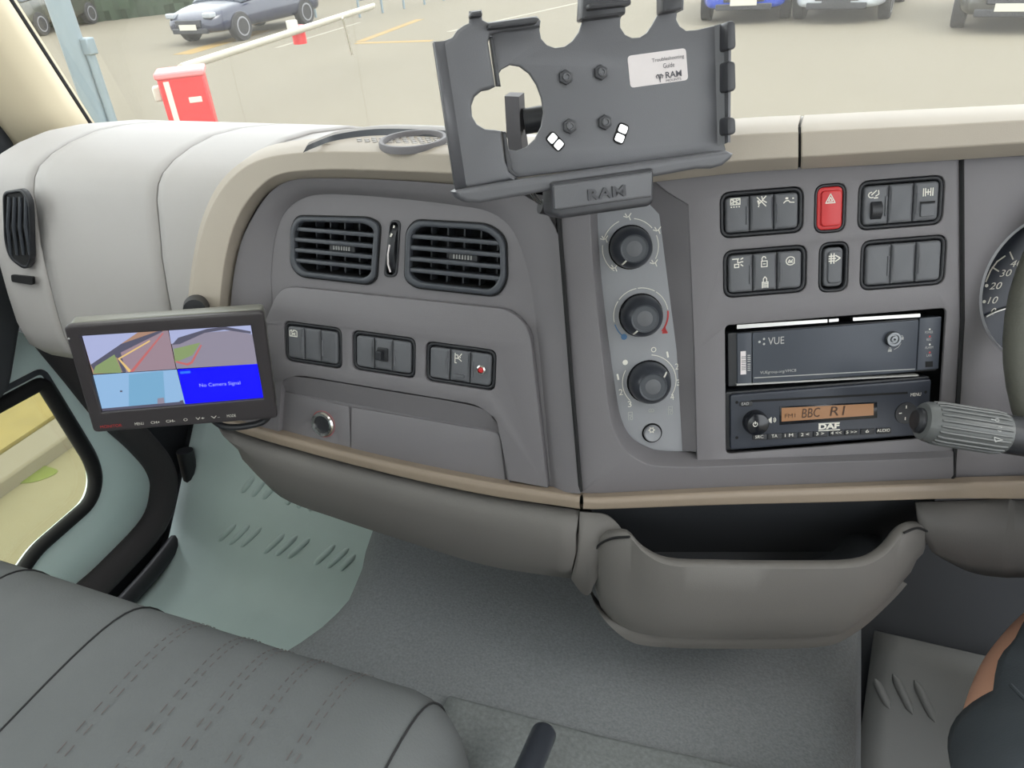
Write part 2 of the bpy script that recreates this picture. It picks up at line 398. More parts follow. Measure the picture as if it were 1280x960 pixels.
# driver door
d2 = bpy.data.objects.new('door_2', None); place(d2, None, Matrix.Translation((XR, .2, .24))); struct(d2); tag(d2, 'driver door set open to let daylight into the cab')
FD2 = Frame((XR - .03, 0, 0), (1, 0, 0), (0, 1, 0))
plate('door_skin', rnd([(-.44, .26), (.6, .26), (.8, .6), (.8, 1.03), (-.44, 1.03)], .05), -.02, .02, FIRE, d2, FD2, bevel=.008)
plate('window_frame', [[(-.45, 1.0), (.79, 1.0), (.79, 1.08), (.60, 1.80), (-.45, 1.80)], rnd(upper, .05)], -.02, .02, FIRE, d2, FD2, bevel=.004)
plate('window_pane', [(-.42, 1.04), (.76, 1.04), (.57, 1.78), (-.42, 1.78)], -.004, .0, GLASS, d2, FD2)
hinge = Matrix.Translation((XR, .80, 0)); d2.matrix_local = hinge @ Matrix.Rotation(radians(50), 4, 'Z') @ hinge.inverted() @ MW[d2.name]      # unseen driver door, set open so daylight reaches the cab

# ------------------------------------------------------------------ dashboard
DB = thing('dashboard', (-.2, .75, .80), 'wide grey truck dashboard with beige edge trim under the windscreen', 'dashboard')
# light roll on the passenger side, three panels with gaps
prof = [(1.10, .975), (.98, 1.035), (.86, 1.072), (.78, 1.086), (.73, 1.090), (.69, 1.087), (.66, 1.081), (.64, 1.073), (.630, 1.064), (.622, 1.050), (.614, 1.022), (.604, .99), (.597, .955), (.590, .915), (.585, .875), (.587, .85), (.60, .832), (.64, .822), (.72, .82)]
def roll_panel(x0, x1, endcap=0.0):
    n = 10; rows = []
    for k in range(n + 1):
        x = lerp(x0, x1, k / n); s = 0.0
        if endcap: s = max(0, 1 - k / 6) ** 2
        rows.append([(x, lerp(y, .80, s * endcap), lerp(z, .93, s * endcap * .55)) for y, z in prof])
    return loft('dash_panel', rows, ROLL_M, DB, sharp=60, thick=-.004)
roll_panel(-.6785, -.575); roll_panel(-.8685, -.6815); roll_panel(-1.03, -.8715, .5)
loft('dash_top', [[(x, y, z) for y, z in prof[:7]] for x in (-.62, -.2)], ROLL_M, DB, sharp=60)
loft('panel_backing', [[(x, y + .006, z - .006) for y, z in prof] for x in (-.95, -.60)], GAP, DB, sharp=60)
# beige edge trim: rows of the cross section, left part on the passenger face, right part on the console face
A = [(236, 402), (243, 335), (256, 275), (280, 228), (318, 199), (380, 187), (480, 186), (575, 189), (700, 186), (800, 176), (920, 164), (998, 160), (1140, 153), (1300, 145), (1460, 137), (1620, 129)]
B = [(240, 402), (247, 335), (260, 278), (284, 233), (322, 204), (382, 193), (480, 193), (575, 196), (700, 195), (800, 185), (920, 172), (998, 168), (1140, 161), (1300, 152), (1460, 144), (1620, 136)]
C = [(272, 402), (279, 335), (291, 285), (312, 246), (345, 218), (400, 210), (480, 211), (575, 215), (700, 220), (800, 212), (920, 199), (998, 194), (1140, 185), (1300, 175), (1460, 166), (1620, 157)]
D = [(284, 402), (291, 335), (305, 285), (328, 246), (354, 228), (400, 222), (480, 223), (575, 228), (700, 236), (800, 226), (920, 213), (998, 208), (1140, 200), (1300, 190), (1460, 181), (1620, 172)]
def tw(p, off, i): return (FL if i < 8 else FR).w(p[0], p[1], off)
def trim_rows(idx, dx0=0, dx1=0):
    rows = [[], [], [], [], []]
    for j, i in enumerate(idx):
        e = dx0 if j == 0 else (dx1 if j == len(idx) - 1 else 0)
        sh = lambda p: (p[0] + e, p[1])
        a = tw(sh(A[i]), .012, i)
        rows[0].append(a + V((0, .05, -.004)) + (V((-.0, 0, 0)) if i > 4 else V((-.02, 0, 0)))); rows[1].append(a); rows[2].append(tw(sh(B[i]), .022, i)); rows[3].append(tw(sh(C[i]), .022, i)); rows[4].append(tw(sh(D[i]), .006, i))
    return [spline(r, 5) for r in rows]
for idx, e0, e1 in ((range(0, 12), 0, -1), (range(11, 16), 2.5, 0)):
    o = loft('edge_trim', trim_rows(list(idx), e0, e1), BEIGE, DB, sharp=40, thick=-.003); bevel_mod(o, .0035, 3, 20)
tube('trim_gap', [FR.w(999, 161, .009), FR.w(999.5, 168, .0195), FR.w(999.5, 194, .0195), FR.w(998.5, 207, .006)], .0018, GAP, DB, seg=6)
# dash top running down to the windscreen
tp = [tw(A[i], .012, i) + V((0, .045, -.002)) for i in range(3, 16)]
def droop(p, y, z): return V((p.x, y, z))
rows = [[p + V((0, -.02, -.006)) for p in tp], tp, [p + V((0, .03, -.006)) for p in tp], [droop(p, lerp(p.y, 1.05, .4), 1.055) for p in tp], [droop(p, 1.0 - .1 * abs(p.x + .1), 1.015) for p in tp], [droop(p, 1.16 - .15 * (p.x + .1) ** 2, .955) for p in tp]]
loft('dash_top', rows, ROLL_M, DB, sharp=60, thick=.004)
# passenger console face with openings for the vents
ven1 = rnd(FL.qs([(372, 269), (462, 271), (477, 279), (472, 349), (462, 356), (376, 346), (364, 332), (364, 285)]), [.014, .012, .012, .012, .012, .014, .014, .014])
ven2 = rnd(FL.qs([(520, 274), (612, 279), (634, 296), (635, 352), (622, 371), (520, 360), (506, 349), (508, 288)]), [.012, .014, .018, .018, .014, .012, .012, .012])
def scaled(lp, s):
    cx = (min(p[0] for p in lp) + max(p[0] for p in lp)) / 2; cy = (min(p[1] for p in lp) + max(p[1] for p in lp)) / 2
    hx = (max(p[0] for p in lp) - min(p[0] for p in lp)) / 2; hy = (max(p[1] for p in lp) - min(p[1] for p in lp)) / 2
    return [(cx + (p[0] - cx) * (1 + s / hx), cy + (p[1] - cy) * (1 + s / hy)) for p in lp]
face = FL.qs([(284, 402), (291, 335), (305, 285), (328, 246), (354, 228), (400, 222), (575, 228), (690, 246), (703, 340), (727, 617), (600, 596), (470, 566), (330, 536), (270, 522)])
wheel_hole = rnd(FL.qs([(489, 276), (500, 277), (496, 345), (481, 345)]), .006)
sockc = FL.q(404, 530, .0025)
plate('console_face', [face, scaled(ven1, -.002), scaled(ven2, -.002), wheel_hole, circ(sockc[0], sockc[1], .011, 32)], -.004, 0, DASH, DB, FL)
inner = [(342, 402), (339, 335), (350, 276), (378, 248), (430, 243), (560, 255), (622, 270), (652, 312), (670, 400), (690, 612)]
outer_ = [(286, 402), (294, 335), (310, 283), (350, 231), (420, 223), (560, 230), (655, 244), (700, 300), (710, 400), (726, 617)]
ra = spline([FL.w(p[0], p[1], .0125) for p in outer_], 5); rb = spline([FL.w(p[0], p[1], .0005) for p in inner], 5)
rm = [a.lerp(b, .5) + FL.n * .0035 for a, b in zip(ra, rb)]; rm2 = [a.lerp(b, .85) + FL.n * .0012 for a, b in zip(ra, rb)]
loft('console_rim', [ra, rm, rm2, rb], DASH, DB, sharp=60)
# lower panel for the switches, the drawer niche cut out of it
nq = [(348, 494), (352, 474), (372, 468), (596, 506), (620, 524), (637, 608)]
sub = rnd(FL.qs([(330, 404), (350, 357), (638, 387), (662, 412), (684, 610), (637, 601)], .009), [.004, .02, .015, .015, .0, .0])
low = FL.qs([(637, 606), (620, 524), (596, 506), (372, 469), (352, 476), (348, 545), (268, 530), (268, 500)], .009)
swL = [[(354, 402), (427, 409), (427, 462), (356, 451)], [(439, 412), (519, 423), (519, 474), (441, 462)], [(531, 427), (620, 437), (619, 490), (532, 476)]]
def bank_rect(fr, q, off): return boxr(fr, q, off)
holesL = [rrect(*bank_rect(FL, q, .009), .006) for q in swL]
plate('switch_panel', [sub + rnd(low, [0, .006, .012, .012, .006, 0, 0, 0])] + holesL, .0005, .009, DASH, DB, FL, bevel=.0012)
# lower taupe strip along both faces
s_top = [(262, 516), (330, 538), (470, 574), (600, 601), (725, 621)]; s_bot = [(262, 527), (330, 551), (470, 589), (600, 618), (725, 637)]
sT = spline([FL.w(p[0], p[1], .016) for p in s_top], 5); sB = spline([FL.w(p[0], p[1], .016) for p in s_bot], 5)
def strip(T, Bt, n, nm='lower_strip'):
    T0 = [p - n * .014 for p in T]; B0 = [p - n * .014 for p in Bt]; Tm = [t.lerp(b, .35) + n * .002 for t, b in zip(T, Bt)]
    o = loft(nm, [T0, T, Tm, Bt, B0], STRIP, DB, sharp=50); bevel_mod(o, .0015, 2, 30); return o
strip(sT, sB, FL.n)
r_top = [(729, 622), (760, 622), (900, 615), (1060, 609), (1190, 604), (1300, 601), (1620, 596)]; r_bot = [(729, 637), (760, 637), (900, 632), (1060, 628), (1190, 624), (1300, 624), (1620, 618)]
strip(spline([FR.w(p[0], p[1], .018) for p in r_top], 5), spline([FR.w(p[0], p[1], .018) for p in r_bot], 5), FR.n)
# centre console face with the openings for switches and radio slot
swR = [[(897, 240), (1003, 233), (1007, 291), (903, 298)], [(901, 314), (1007, 305), (1011, 365), (907, 373)], [(1070, 227), (1178, 218), (1183, 281), (1075, 288)], [(1073, 301), (1180, 293), (1186, 357), (1078, 362)]]
sgR = [[(1016, 231), (1056, 228), (1060, 289), (1020, 293)], [(1021, 304), (1059, 301), (1063, 363), (1026, 367)]]
holesR = [rrect(*bank_rect(FR, q, 0), .0075) for q in swR] + [rrect(*bank_rect(FR, q, 0), .007) for q in sgR]
slot = boxr(FR, [(907, 403), (1178, 389), (1178, 552), (907, 562)])
facR = FR.qs([(800, 212), (1204, 180), (1201, 400), (1192, 582), (1050, 588), (872, 590), (868, 440), (860, 256), (834, 240)])
plate('console_face', [facR] + holesR + [rrect(*slot, .004)], -.004, 0, DASH, DB, FR, bevel=.001)
# slope between the heater panel and the console face
a_ = [FR.w(*p, -.014) for p in ((790, 232), (824, 268), (846, 440), (853, 563))]; b_ = [FR.w(*p, 0) for p in ((802, 208), (862, 254), (872, 430), (880, 566))]
loft('console_slope', [a_, b_], DASH, DB)
# surround with the chamfer on the left and bottom
out_p = [(701, 250), (706, 340), (716, 470), (727, 600), (729, 619), (800, 616), (1000, 609), (1192, 602)]
mid_p = [(737, 250), (742, 340), (756, 470), (768, 540), (796, 574), (845, 584), (1000, 579), (1192, 572)]
inn_p = [(746, 250), (751, 340), (767, 470), (780, 532), (806, 557), (850, 564), (1000, 560), (1192, 552)]
rows = [spline([FR.w(*p, o_) for p in pts], 5) for pts, o_ in ((out_p, .006), (mid_p, .010), (inn_p, -.013))]
bevel_mod(loft('console_surround', rows, DASH, DB, sharp=30, thick=-.003), .0025, 2, 25)
# seam between the two faces
tube('face_seam', [FR.w(698, 262, .0105), FR.w(704, 340, .0105), FR.w(714, 470, .0105), FR.w(726, 614, .0105)], .0022, GAP, DB, seg=6)
# instrument side of the dashboard
bin_p = FR.qs([(1204, 196), (1620, 166), (1620, 604), (1195, 600), (1198, 480), (1204, 330)])
gc = FR.q(1322, 362, 0); grad = V(FR.q(1226, 372, 0)) - V(gc); GR = grad.length
plate('binnacle_face', [bin_p, circ(gc[0], gc[1], GR, 48)], -.004, .0, DASH, DB, FR, bevel=.001)
plate('console_backing', [FR.q(690, 250, -.03), FR.q(1620, 160, -.03), FR.q(1620, 610, -.03), FR.q(720, 615, -.03)], -.045, -.04, GAP, DB, FR)
plate('console_backing', [FL.q(290, 240, -.05), FL.q(720, 240, -.05), FL.q(725, 610, -.05), FL.q(270, 520, -.05)], -.06, -.055, GAP, DB, FL)
tube('face_seam', [FR.w(1202, 200, .001), FR.w(1203, 400, .001), FR.w(1194, 560, .001), FR.w(1190, 600, .006)], .002, GAP, DB, seg=6)
# knee panels under the strip
k0 = [(268, 527), (300, 541), (400, 570), (500, 596), (600, 618), (725, 638)]
k1 = [(300, 560), (335, 580), (420, 610), (510, 634), (610, 660), (720, 690)]
k2 = [(318, 578), (352, 618), (425, 646), (520, 677), (612, 704), (716, 720)]
rows = [spline([FL.w(*p, o_) for p in pts], 5) for pts, o_ in ((k0, .006), (k1, .012), (k2, -.012))]
rows = [rows[0], [a.lerp(b, .5) + FL.n * .006 for a, b in zip(rows[0], rows[1])], rows[1], [a.lerp(b, .55) + FL.n * .006 for a, b in zip(rows[1], rows[2])], rows[2], [p + V((0, .10, -.01)) for p in rows[2]], [p + V((0, .25, .06)) for p in rows[2]]]
loft('knee_panel', rows, KNEE, DB, sharp=60, thick=-.003)
# surround of the storage bin, right part of the knee panel
kl = [[(725, 640), (760, 645), (782, 668), (786, 672)], [(722, 690), (738, 680), (752, 674), (786, 673)], [(714, 724), (728, 742), (738, 742), (745, 720)]]
loft('knee_corner', [spline([FR.w(*p, o_) for p in r], 4) for r, o_ in zip(kl, (.012, .012, .004))], KNEE, DB, sharp=60, thick=-.003)
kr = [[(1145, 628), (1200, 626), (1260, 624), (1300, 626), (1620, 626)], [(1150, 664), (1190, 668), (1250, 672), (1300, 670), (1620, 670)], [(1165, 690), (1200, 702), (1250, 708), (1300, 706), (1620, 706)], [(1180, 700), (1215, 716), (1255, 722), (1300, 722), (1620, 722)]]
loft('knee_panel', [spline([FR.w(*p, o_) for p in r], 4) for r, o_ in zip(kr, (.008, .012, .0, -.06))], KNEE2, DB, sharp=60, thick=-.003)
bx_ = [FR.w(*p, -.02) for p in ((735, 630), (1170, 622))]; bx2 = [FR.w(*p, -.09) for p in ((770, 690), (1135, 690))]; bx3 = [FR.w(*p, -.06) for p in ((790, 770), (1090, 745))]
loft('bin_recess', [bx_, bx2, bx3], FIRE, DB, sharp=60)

# ------------------------------------------------------------------ storage bin
SB = thing('storage_bin', FR.w(950, 806, .02), 'open grey storage bin bulging below the centre console', 'storage bin')
rim = [(742, 700), (746, 682), (762, 673), (786, 672), (806, 692), (838, 707), (900, 710), (990, 711), (1070, 709), (1106, 694), (1130, 667), (1148, 661), (1160, 666), (1158, 680)]
ro = [-.01, .008, .024, .036, .046, .054, .058, .059, .056, .048, .036, .022, .006, -.01]
mid = [(744, 735), (752, 745), (768, 752), (790, 760), (815, 764), (845, 767), (900, 769), (985, 770), (1055, 767), (1085, 757), (1108, 742), (1124, 726), (1138, 708), (1146, 700)]
mo = [-.01, .006, .02, .03, .04, .046, .05, .05, .046, .04, .03, .018, .004, -.01]
bot = [(752, 762), (764, 774), (780, 784), (798, 791), (820, 795), (848, 797), (900, 798), (985, 798), (1040, 795), (1062, 786), (1082, 772), (1100, 756), (1116, 738), (1126, 726)]
bo = [-.02, -.002, .012, .02, .026, .03, .032, .032, .03, .026, .016, .004, -.01, -.02]
def brow(px, off, dz=0.0): return spline([FR.w(*p, o_) + FR.n * dz for p, o_ in zip(px, off)], 4)
R0, R1, R2 = brow(rim, ro), brow(mid, mo), brow(bot, bo)
inn = [p - FR.n * .016 + V((0, 0, -.001)) for p in R0]; inn2 = [p - FR.n * .03 + V((0, 0, -.05)) for p in R0]
lip = [p - FR.n * .004 + V((0, 0, .003)) for p in R0]; lip2 = [p - FR.n * .012 + V((0, 0, .003)) for p in R0]
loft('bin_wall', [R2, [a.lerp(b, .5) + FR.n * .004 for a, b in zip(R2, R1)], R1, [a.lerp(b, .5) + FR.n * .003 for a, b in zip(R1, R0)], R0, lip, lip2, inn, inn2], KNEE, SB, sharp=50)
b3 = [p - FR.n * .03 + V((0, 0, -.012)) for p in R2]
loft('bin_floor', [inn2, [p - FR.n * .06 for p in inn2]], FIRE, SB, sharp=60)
sur = [(738, 742), (748, 764), (764, 784), (784, 800), (806, 807), (846, 810), (900, 811), (985, 811), (1036, 807), (1060, 797), (1082, 782), (1102, 764), (1122, 744), (1134, 730)]
so = [-.02, -.006, .006, .012, .016, .018, .02, .02, .018, .014, .006, -.004, -.014, -.02]
S0 = brow(sur, so)
loft('bin_surround', [[p - FR.n * .003 for p in R2], [a.lerp(b, .5) for a, b in zip(R2, S0)], S0, [p - FR.n * .04 + V((0, 0, -.004)) for p in S0]], KNEE, SB, sharp=50)
tube('bin_seam', spline([FR.w(*p, o_) for p, o_ in (((787, 671), .037), ((765, 673), .027), ((748, 682), .012), ((742, 700), .004), ((743, 716), .0))], 4), .0012, GAP, SB, seg=6)
tube('bin_seam', spline([FR.w(*p, o_) for p, o_ in (((1130, 666), .038), ((1147, 660), .026), ((1161, 665), .008))], 4), .0012, GAP, SB, seg=6)

# ------------------------------------------------------------------ air vents
def span(lp, v):
    xs_ = []
    for a, b in zip(lp, lp[1:] + lp[:1]):
        if (a[1] - v) * (b[1] - v) < 0: xs_.append(a[0] + (b[0] - a[0]) * (v - a[1]) / (b[1] - a[1]))
    return (min(xs_), max(xs_)) if xs_ else None
def vent(fr, lp, label, vanes, tab):
    cx = sum(p[0] for p in lp) / len(lp); cy = sum(p[1] for p in lp) / len(lp)
    t = thing('air_vent', Frame(fr.W(cx, cy, 0), fr.n, fr.u), label, 'air vent', 'paired air vents on the console')
    ol, il = scaled(lp, -.001), scaled(lp, -.0065)
    plate('vent_frame', [ol, il], -.004, .0045, VENT, t, fr, bevel=.002, res=2)
    plate('vent_gap', [scaled(lp, .0005), scaled(lp, -.0015)], -.001, .0012, GAP, t, fr)
    loft('housing', [[fr.W(*p, z) for p in il] for z in (-.003, -.045)], GAP, t, cyc=True, cap=False)
    v0, v1 = min(p[1] for p in il), max(p[1] for p in il); N = 5
    for k in range(1, N):
        v = lerp(v0, v1, k / N); s = span(il, v)
        plate('slat', rrect(s[0] - .002, v - .0021, s[1] + .002, v + .0021, .0015), -.016, .001 + .002 * sin(pi * k / N), VENT, t, fr, bevel=.001)
    for k in range(vanes):
        u = lerp(min(p[0] for p in il), max(p[0] for p in il), (k + .75) / (vanes + .4))
        box('vane', (u, (v0 + v1) / 2, -.024), (.0016, v1 - v0 + .004, .014), VENT, t, fr)
    tu, tv = (lerp(min(p[0] for p in il), max(p[0] for p in il), .56), lerp(v0, v1, .5))
    tb = plate('tab', rrect(tu - .015, tv - .0035, tu + .015, tv + .0035, .001), -.018, -.004, BLACK, t, fr, bevel=.001)
    bm = bmesh.new()
    for k in range(7): box_bm(bm, (tu - .009 + k * .003, tv, -.004), (.0013, .004, .0022))
    from_bm('tab_ribs', bm, SOFTW, tb, fr)
    return t
vent(FL, ven1, 'left one of the two louvred air vents above the passenger switches', 5, None)
vent(FL, ven2, 'right one of the two louvred air vents, below the tablet cradle', 5, None)
FLw = FL
tw_ = thing('vent_thumbwheel', FL.w(490, 312), 'slim curved thumbwheel between the two air vents', 'thumbwheel')
plate('bezel', [scaled(wheel_hole, .0012), scaled(wheel_hole, -.0012)], -.002, .0015, BLACK, tw_, FL, bevel=.0006)
wc = FL.q(491, 312); Fw = Frame(FL.W(wc[0], wc[1], -.030), FL.u, FL.n)
lathe('wheel', [(.030, -.0045), (.0345, -.004), (.0355, 0), (.0345, .004), (.030, .0045)], BLACK, tw_, Fw, seg=48)
tube('pointer_line', [FL.W(*FL.q(*p, z), z) for p, z in (((487, 306), .0052), ((485, 318), .005), ((485, 330), .003), ((488, 340), .0005))], .0009, PAPER, tw_, seg=6)
tube('mark', [FL.W(*FL.q(488, 296, .005), .005), FL.W(*FL.q(490, 292, .004), .004)], .0009, WHITE, tw_, seg=6)
tube('mark', [FL.W(*FL.q(492, 285, .0015), .0015), FL.W(*FL.q(493, 282, .001), .001)], .0009, WHITE, tw_, seg=6)
# narrow vent in the light end panel
FE = Frame((-.915, .597, 1.0), (-.12, -.97, .17), (1, -.12, 0))
ev = thing('air_vent', FE, 'narrow dark upright air vent in the light end panel by the door', 'air vent')
el = rnd(FE.qs([(6, 240), (30, 236), (39, 252), (41, 325), (34, 337), (14, 322), (8, 300)]), .010)
plate('vent_frame', [scaled(el, .001), scaled(el, -.003)], -.004, .003, BLACK, ev, FE, bevel=.001)
plate('housing', el, -.004, .0006, GAP, ev, FE)
for k in range(4):
    a, b = FE.q(13 + k * 7, 246), FE.q(15 + k * 8, 318)
    tube('slat', [FE.W(*a, .001), FE.W(lerp(a[0], b[0], .5), lerp(a[1], b[1], .5), .004), FE.W(*b, .001)], .0022, VENT, ev, seg=8)
plate('side_slot', rnd(FE.qs([(15, 343), (42, 346), (42, 356), (16, 352)]), .003), -.002, .0015, GAP, ev, FE)

# ------------------------------------------------------------------ switch banks
I = {
 'heater': ([[(.1, .2), (.1, .8), (.3, .9), (.3, .75), (.5, .75), (.5, .9), (.7, .9), (.9, .8), (.9, .2), (.1, .2)], [(.3, .35), (.7, .6)], [(.3, .6), (.7, .35)]], ()),
 'grid': ([[(.05, .35), (.05, .95), (.95, .95), (.95, .35), (.05, .35)], [(.1, .9), (.9, .4)], [(.3, .4), (.3, .9)], [(.6, .4), (.6, .9)], [(.1, .5), (.9, .85)]], ((.12, .12, .08), (.37, .12, .08), (.62, .12, .08), (.87, .12, .08))),
 'cross': ([[(.05, .9), (.9, .1)], [(.9, .95), (.3, .35), (.2, .6)], [(.5, .95), (.6, .6), (.95, .4)], [(.1, .6), (.25, .2)]], ((.2, .1, .07),)),
 'person': ([[(.0, .15), (.2, .4), (.45, .45), (.6, .2), (1.0, .15)]], ((.3, .75, .16), (.9, .7, .1))),
 'lamp': ([[(.0, .9), (.6, .9)], [(.2, .1), (.6, .1), (.6, .4), (.2, .4), (.2, .1)], [(.5, .9), (.5, .55), (.75, .55)], [(.8, .85), (1.0, .95)], [(.8, .6), (1.0, .6)], [(.8, .35), (1.0, .2)]], ()),
 'unlock': ([[(.2, .05), (.85, .05), (.85, .55), (.2, .55), (.2, .05)], [(.3, .55), (.25, .8), (.4, .95), (.6, .92), (.7, .78)], [(.4, .3), (.65, .3)]], ()),
 'lock': ([[(.2, .12), (.85, .12)], [(.2, .25), (.85, .25)], [(.2, .38), (.85, .38)], [(.2, .5), (.85, .5)], [(.2, .05), (.2, .55)], [(.85, .05), (.85, .55)], [(.32, .55), (.32, .8), (.5, .97), (.7, .8), (.7, .55)]], ()),
 'hose': ([arc(.5, .5, .42, 30, 330, 14), [(.86, .7), (.86, .2)], [(.3, .4), (.4, .6), (.55, .35), (.68, .6)], [(.3, .35), (.7, .35)]], ()),
 'tri': ([[(.05, .08), (.95, .08), (.5, .92), (.05, .08)], [(.3, .24), (.7, .24), (.5, .6), (.3, .24)]], ()),
 'lights': ([arc(.3, .45, .3, 90, 300, 8), [(.3, .45), (.75, .9)], [(.7, .3), (1.0, .5), (.95, .9)], [(.55, .1), (.9, .1)]], ()),
 'axle': ([[(.05, .05), (.05, .95)], [(.25, .05), (.25, .95)], [(.75, .05), (.75, .95)], [(.95, .05), (.95, .95)], [(.25, .5), (.75, .5)], [(.5, .2), (.5, .8)]], ()),
 'flow': ([[(.0, .25), (.5, .25)], [(.0, .5), (.6, .5)], [(.0, .75), (.5, .75)], [(.2, .0), (.2, 1.0)], [(.45, .0), (.45, 1.0)], [(.6, .8), (1.0, .5), (.6, .2)]], ()),
 'spray': ([[(.2, .95), (.2, .5), (.55, .5), (.55, .8), (.3, .8)], [(.2, .5), (.2, .1), (.4, .1)], [(.65, .6), (1.0, .95)], [(.65, .5), (1.0, .3)]], ((.85, .62, .06),)),
}
def bank(fr, quad, off, label, specs, group):
    u0, v0, u1, v1 = boxr(fr, quad, off)
    t = thing('switch_bank', Frame(fr.W((u0 + u1) / 2, v0, off), fr.n, fr.u), label, 'switches', group)
    r = .0075
    plate('bezel', [rrect(u0 + .0002, v0 + .0002, u1 - .0002, v1 - .0002, r), rrect(u0 + .004, v0 + .004, u1 - .004, v1 - .004, r * .6)], off - .016, off - .001, BLACK, t, fr, bevel=.0022, res=2)
    plate('backing', rrect(u0 + .0005, v0 + .0005, u1 - .0005, v1 - .0005, r), off - .018, off - .0155, GAP, t, fr)
    a0, a1 = u0 + .0048, u1 - .0048; w = (a1 - a0) / len(specs)
    for k, s in enumerate(specs):
        x0, x1 = a0 + k * w + .0004, a0 + (k + 1) * w - .0004; top = off + (.0005 if k != 1 else -.0002)
        rad = [.004 if k == 0 else .0006, .004 if k == len(specs) - 1 else .0006, .004 if k == len(specs) - 1 else .0006, .004 if k == 0 else .0006]
        sw = plate('rocker_switch', rnd([(x0, v0 + .0045), (x1, v0 + .0045), (x1, v1 - .005), (x0, v1 - .005)], rad), off - .015, top, SWITCH, t, fr, bevel=.0022, res=3)
        if k != 1:
            hgt = v1 - v0; xr = x1 - .0022 if k == 0 else x0 + .0022
            if s.get('rib', True): tube('grip_rib', [fr.W(xr, v0 + hgt * .27, top), fr.W(xr, v0 + hgt * .66, top)], .0011, SWITCH, sw, seg=8)
        kx = fr.q(0, 0, top)
        for (nm, px, py, wd, hd) in s.get('icons', ()):
            pl, dt = I[nm]; icon(fr, px, py, wd, pl, WHITE, sw, top, lw=.1, hpx=hd, dots=dt)
        if 'extra' in s: s['extra'](sw, x0, x1, v0, v1, top)
    return t
gL = 'switch banks under the air vents'; gR = 'switch banks beside the hazard switch'
bank(FL, swL[0], .009, 'left bank of three switches under the vents with a seat heater icon', [dict(icons=[('heater', 367, 417, 11, 9)]), {}, {}], gL)
def joy(sw, x0, x1, v0, v1, top):
    c = ((x0 + x1) / 2, lerp(v0, v1, .5))
    for dx, dy, sx, sy, h in ((0, 0, .010, .014, .002), (-.001, 0, .0055, .0095, .009)):
        plate('joystick', rrect(c[0] + dx - sx / 1.6, c[1] - sy / 2, c[0] + dx + sx / 1.6, c[1] + sy / 2, .0015), top, top + h, BLACK, sw, FL, bevel=.001)
bank(FL, swL[1], .009, 'middle bank of three switches under the vents with a square mirror joystick', [{}, dict(extra=joy), {}], gL)
def redlamp(sw, x0, x1, v0, v1, top):
    p = FL.q(602, 462, top); lathe('lamp_ring', [(.0046, top - .001), (.0046, top + .002), (.0032, top + .0025), (.003, top)], CHROME, sw, FL, seg=20, cx=p[0], cy=p[1], cap=False)
    lathe('lamp', [(.003, top), (.0026, top + .0016), (.0001, top + .0024)], REDP, sw, FL, seg=16, cx=p[0], cy=p[1])
def ledge(sw, x0, x1, v0, v1, top):
    box('ledge', ((x0 + x1) / 2, lerp(v0, v1, .27), top + .001), (.0105, .0024, .003), SWITCH, sw, FL)
bank(FL, swL[2], .009, 'right bank of three switches under the vents with a small red lamp', [{}, dict(icons=[('spray', 572, 448, 10, 13)], extra=ledge), dict(extra=redlamp)], gL)
bank(FR, swR[0], 0, 'upper left switch bank of the console, left of the red hazard switch', [dict(icons=[('grid', 919, 254, 13, 12)]), dict(icons=[('cross', 952, 252, 13, 14)]), dict(icons=[('person', 986, 250, 13, 9)])], gR)
bank(FR, swR[1], 0, 'lower left switch bank of the console with the door lock icons', [dict(icons=[('lamp', 922, 329, 13, 13)]), dict(icons=[('unlock', 955, 327, 11, 14), ('lock', 956, 353, 11, 15)]), dict(icons=[('hose', 988, 326, 13, 12)])], gR)
def dimmer(sw, x0, x1, v0, v1, top):
    c = FR.q(1095, 263, top); Fq = Frame(FR.W(c[0], c[1], top - .006), FR.u, FR.n)
    lathe('dimmer_wheel', [(.0085, -.0052), (.0098, -.0045), (.0098, .0045), (.0085, .0052)], BLACK, sw, Fq, seg=24)
def flap(sw, x0, x1, v0, v1, top):
    m = ((x0 + x1) / 2); box('flap', (m + .0005, lerp(v0, v1, .32), top + .0008), (.0125, .011, .0024), SWITCH, sw, FR, bevel=.0006)
    box('flap_slot', (m + .0005, lerp(v0, v1, .475), top + .0004), (.0125, .0016, .002), GAP, sw, FR)
bank(FR, swR[2], 0, 'upper right switch bank of the console with a dimmer wheel', [dict(icons=[('lights', 1092, 243, 13, 11)], extra=dimmer), {}, dict(icons=[('axle', 1160, 240, 13, 10)], extra=flap)], gR)
bank(FR, swR[3], 0, 'lower right switch bank of the console, three plain switches without icons', [{}, {}, {}], gR)
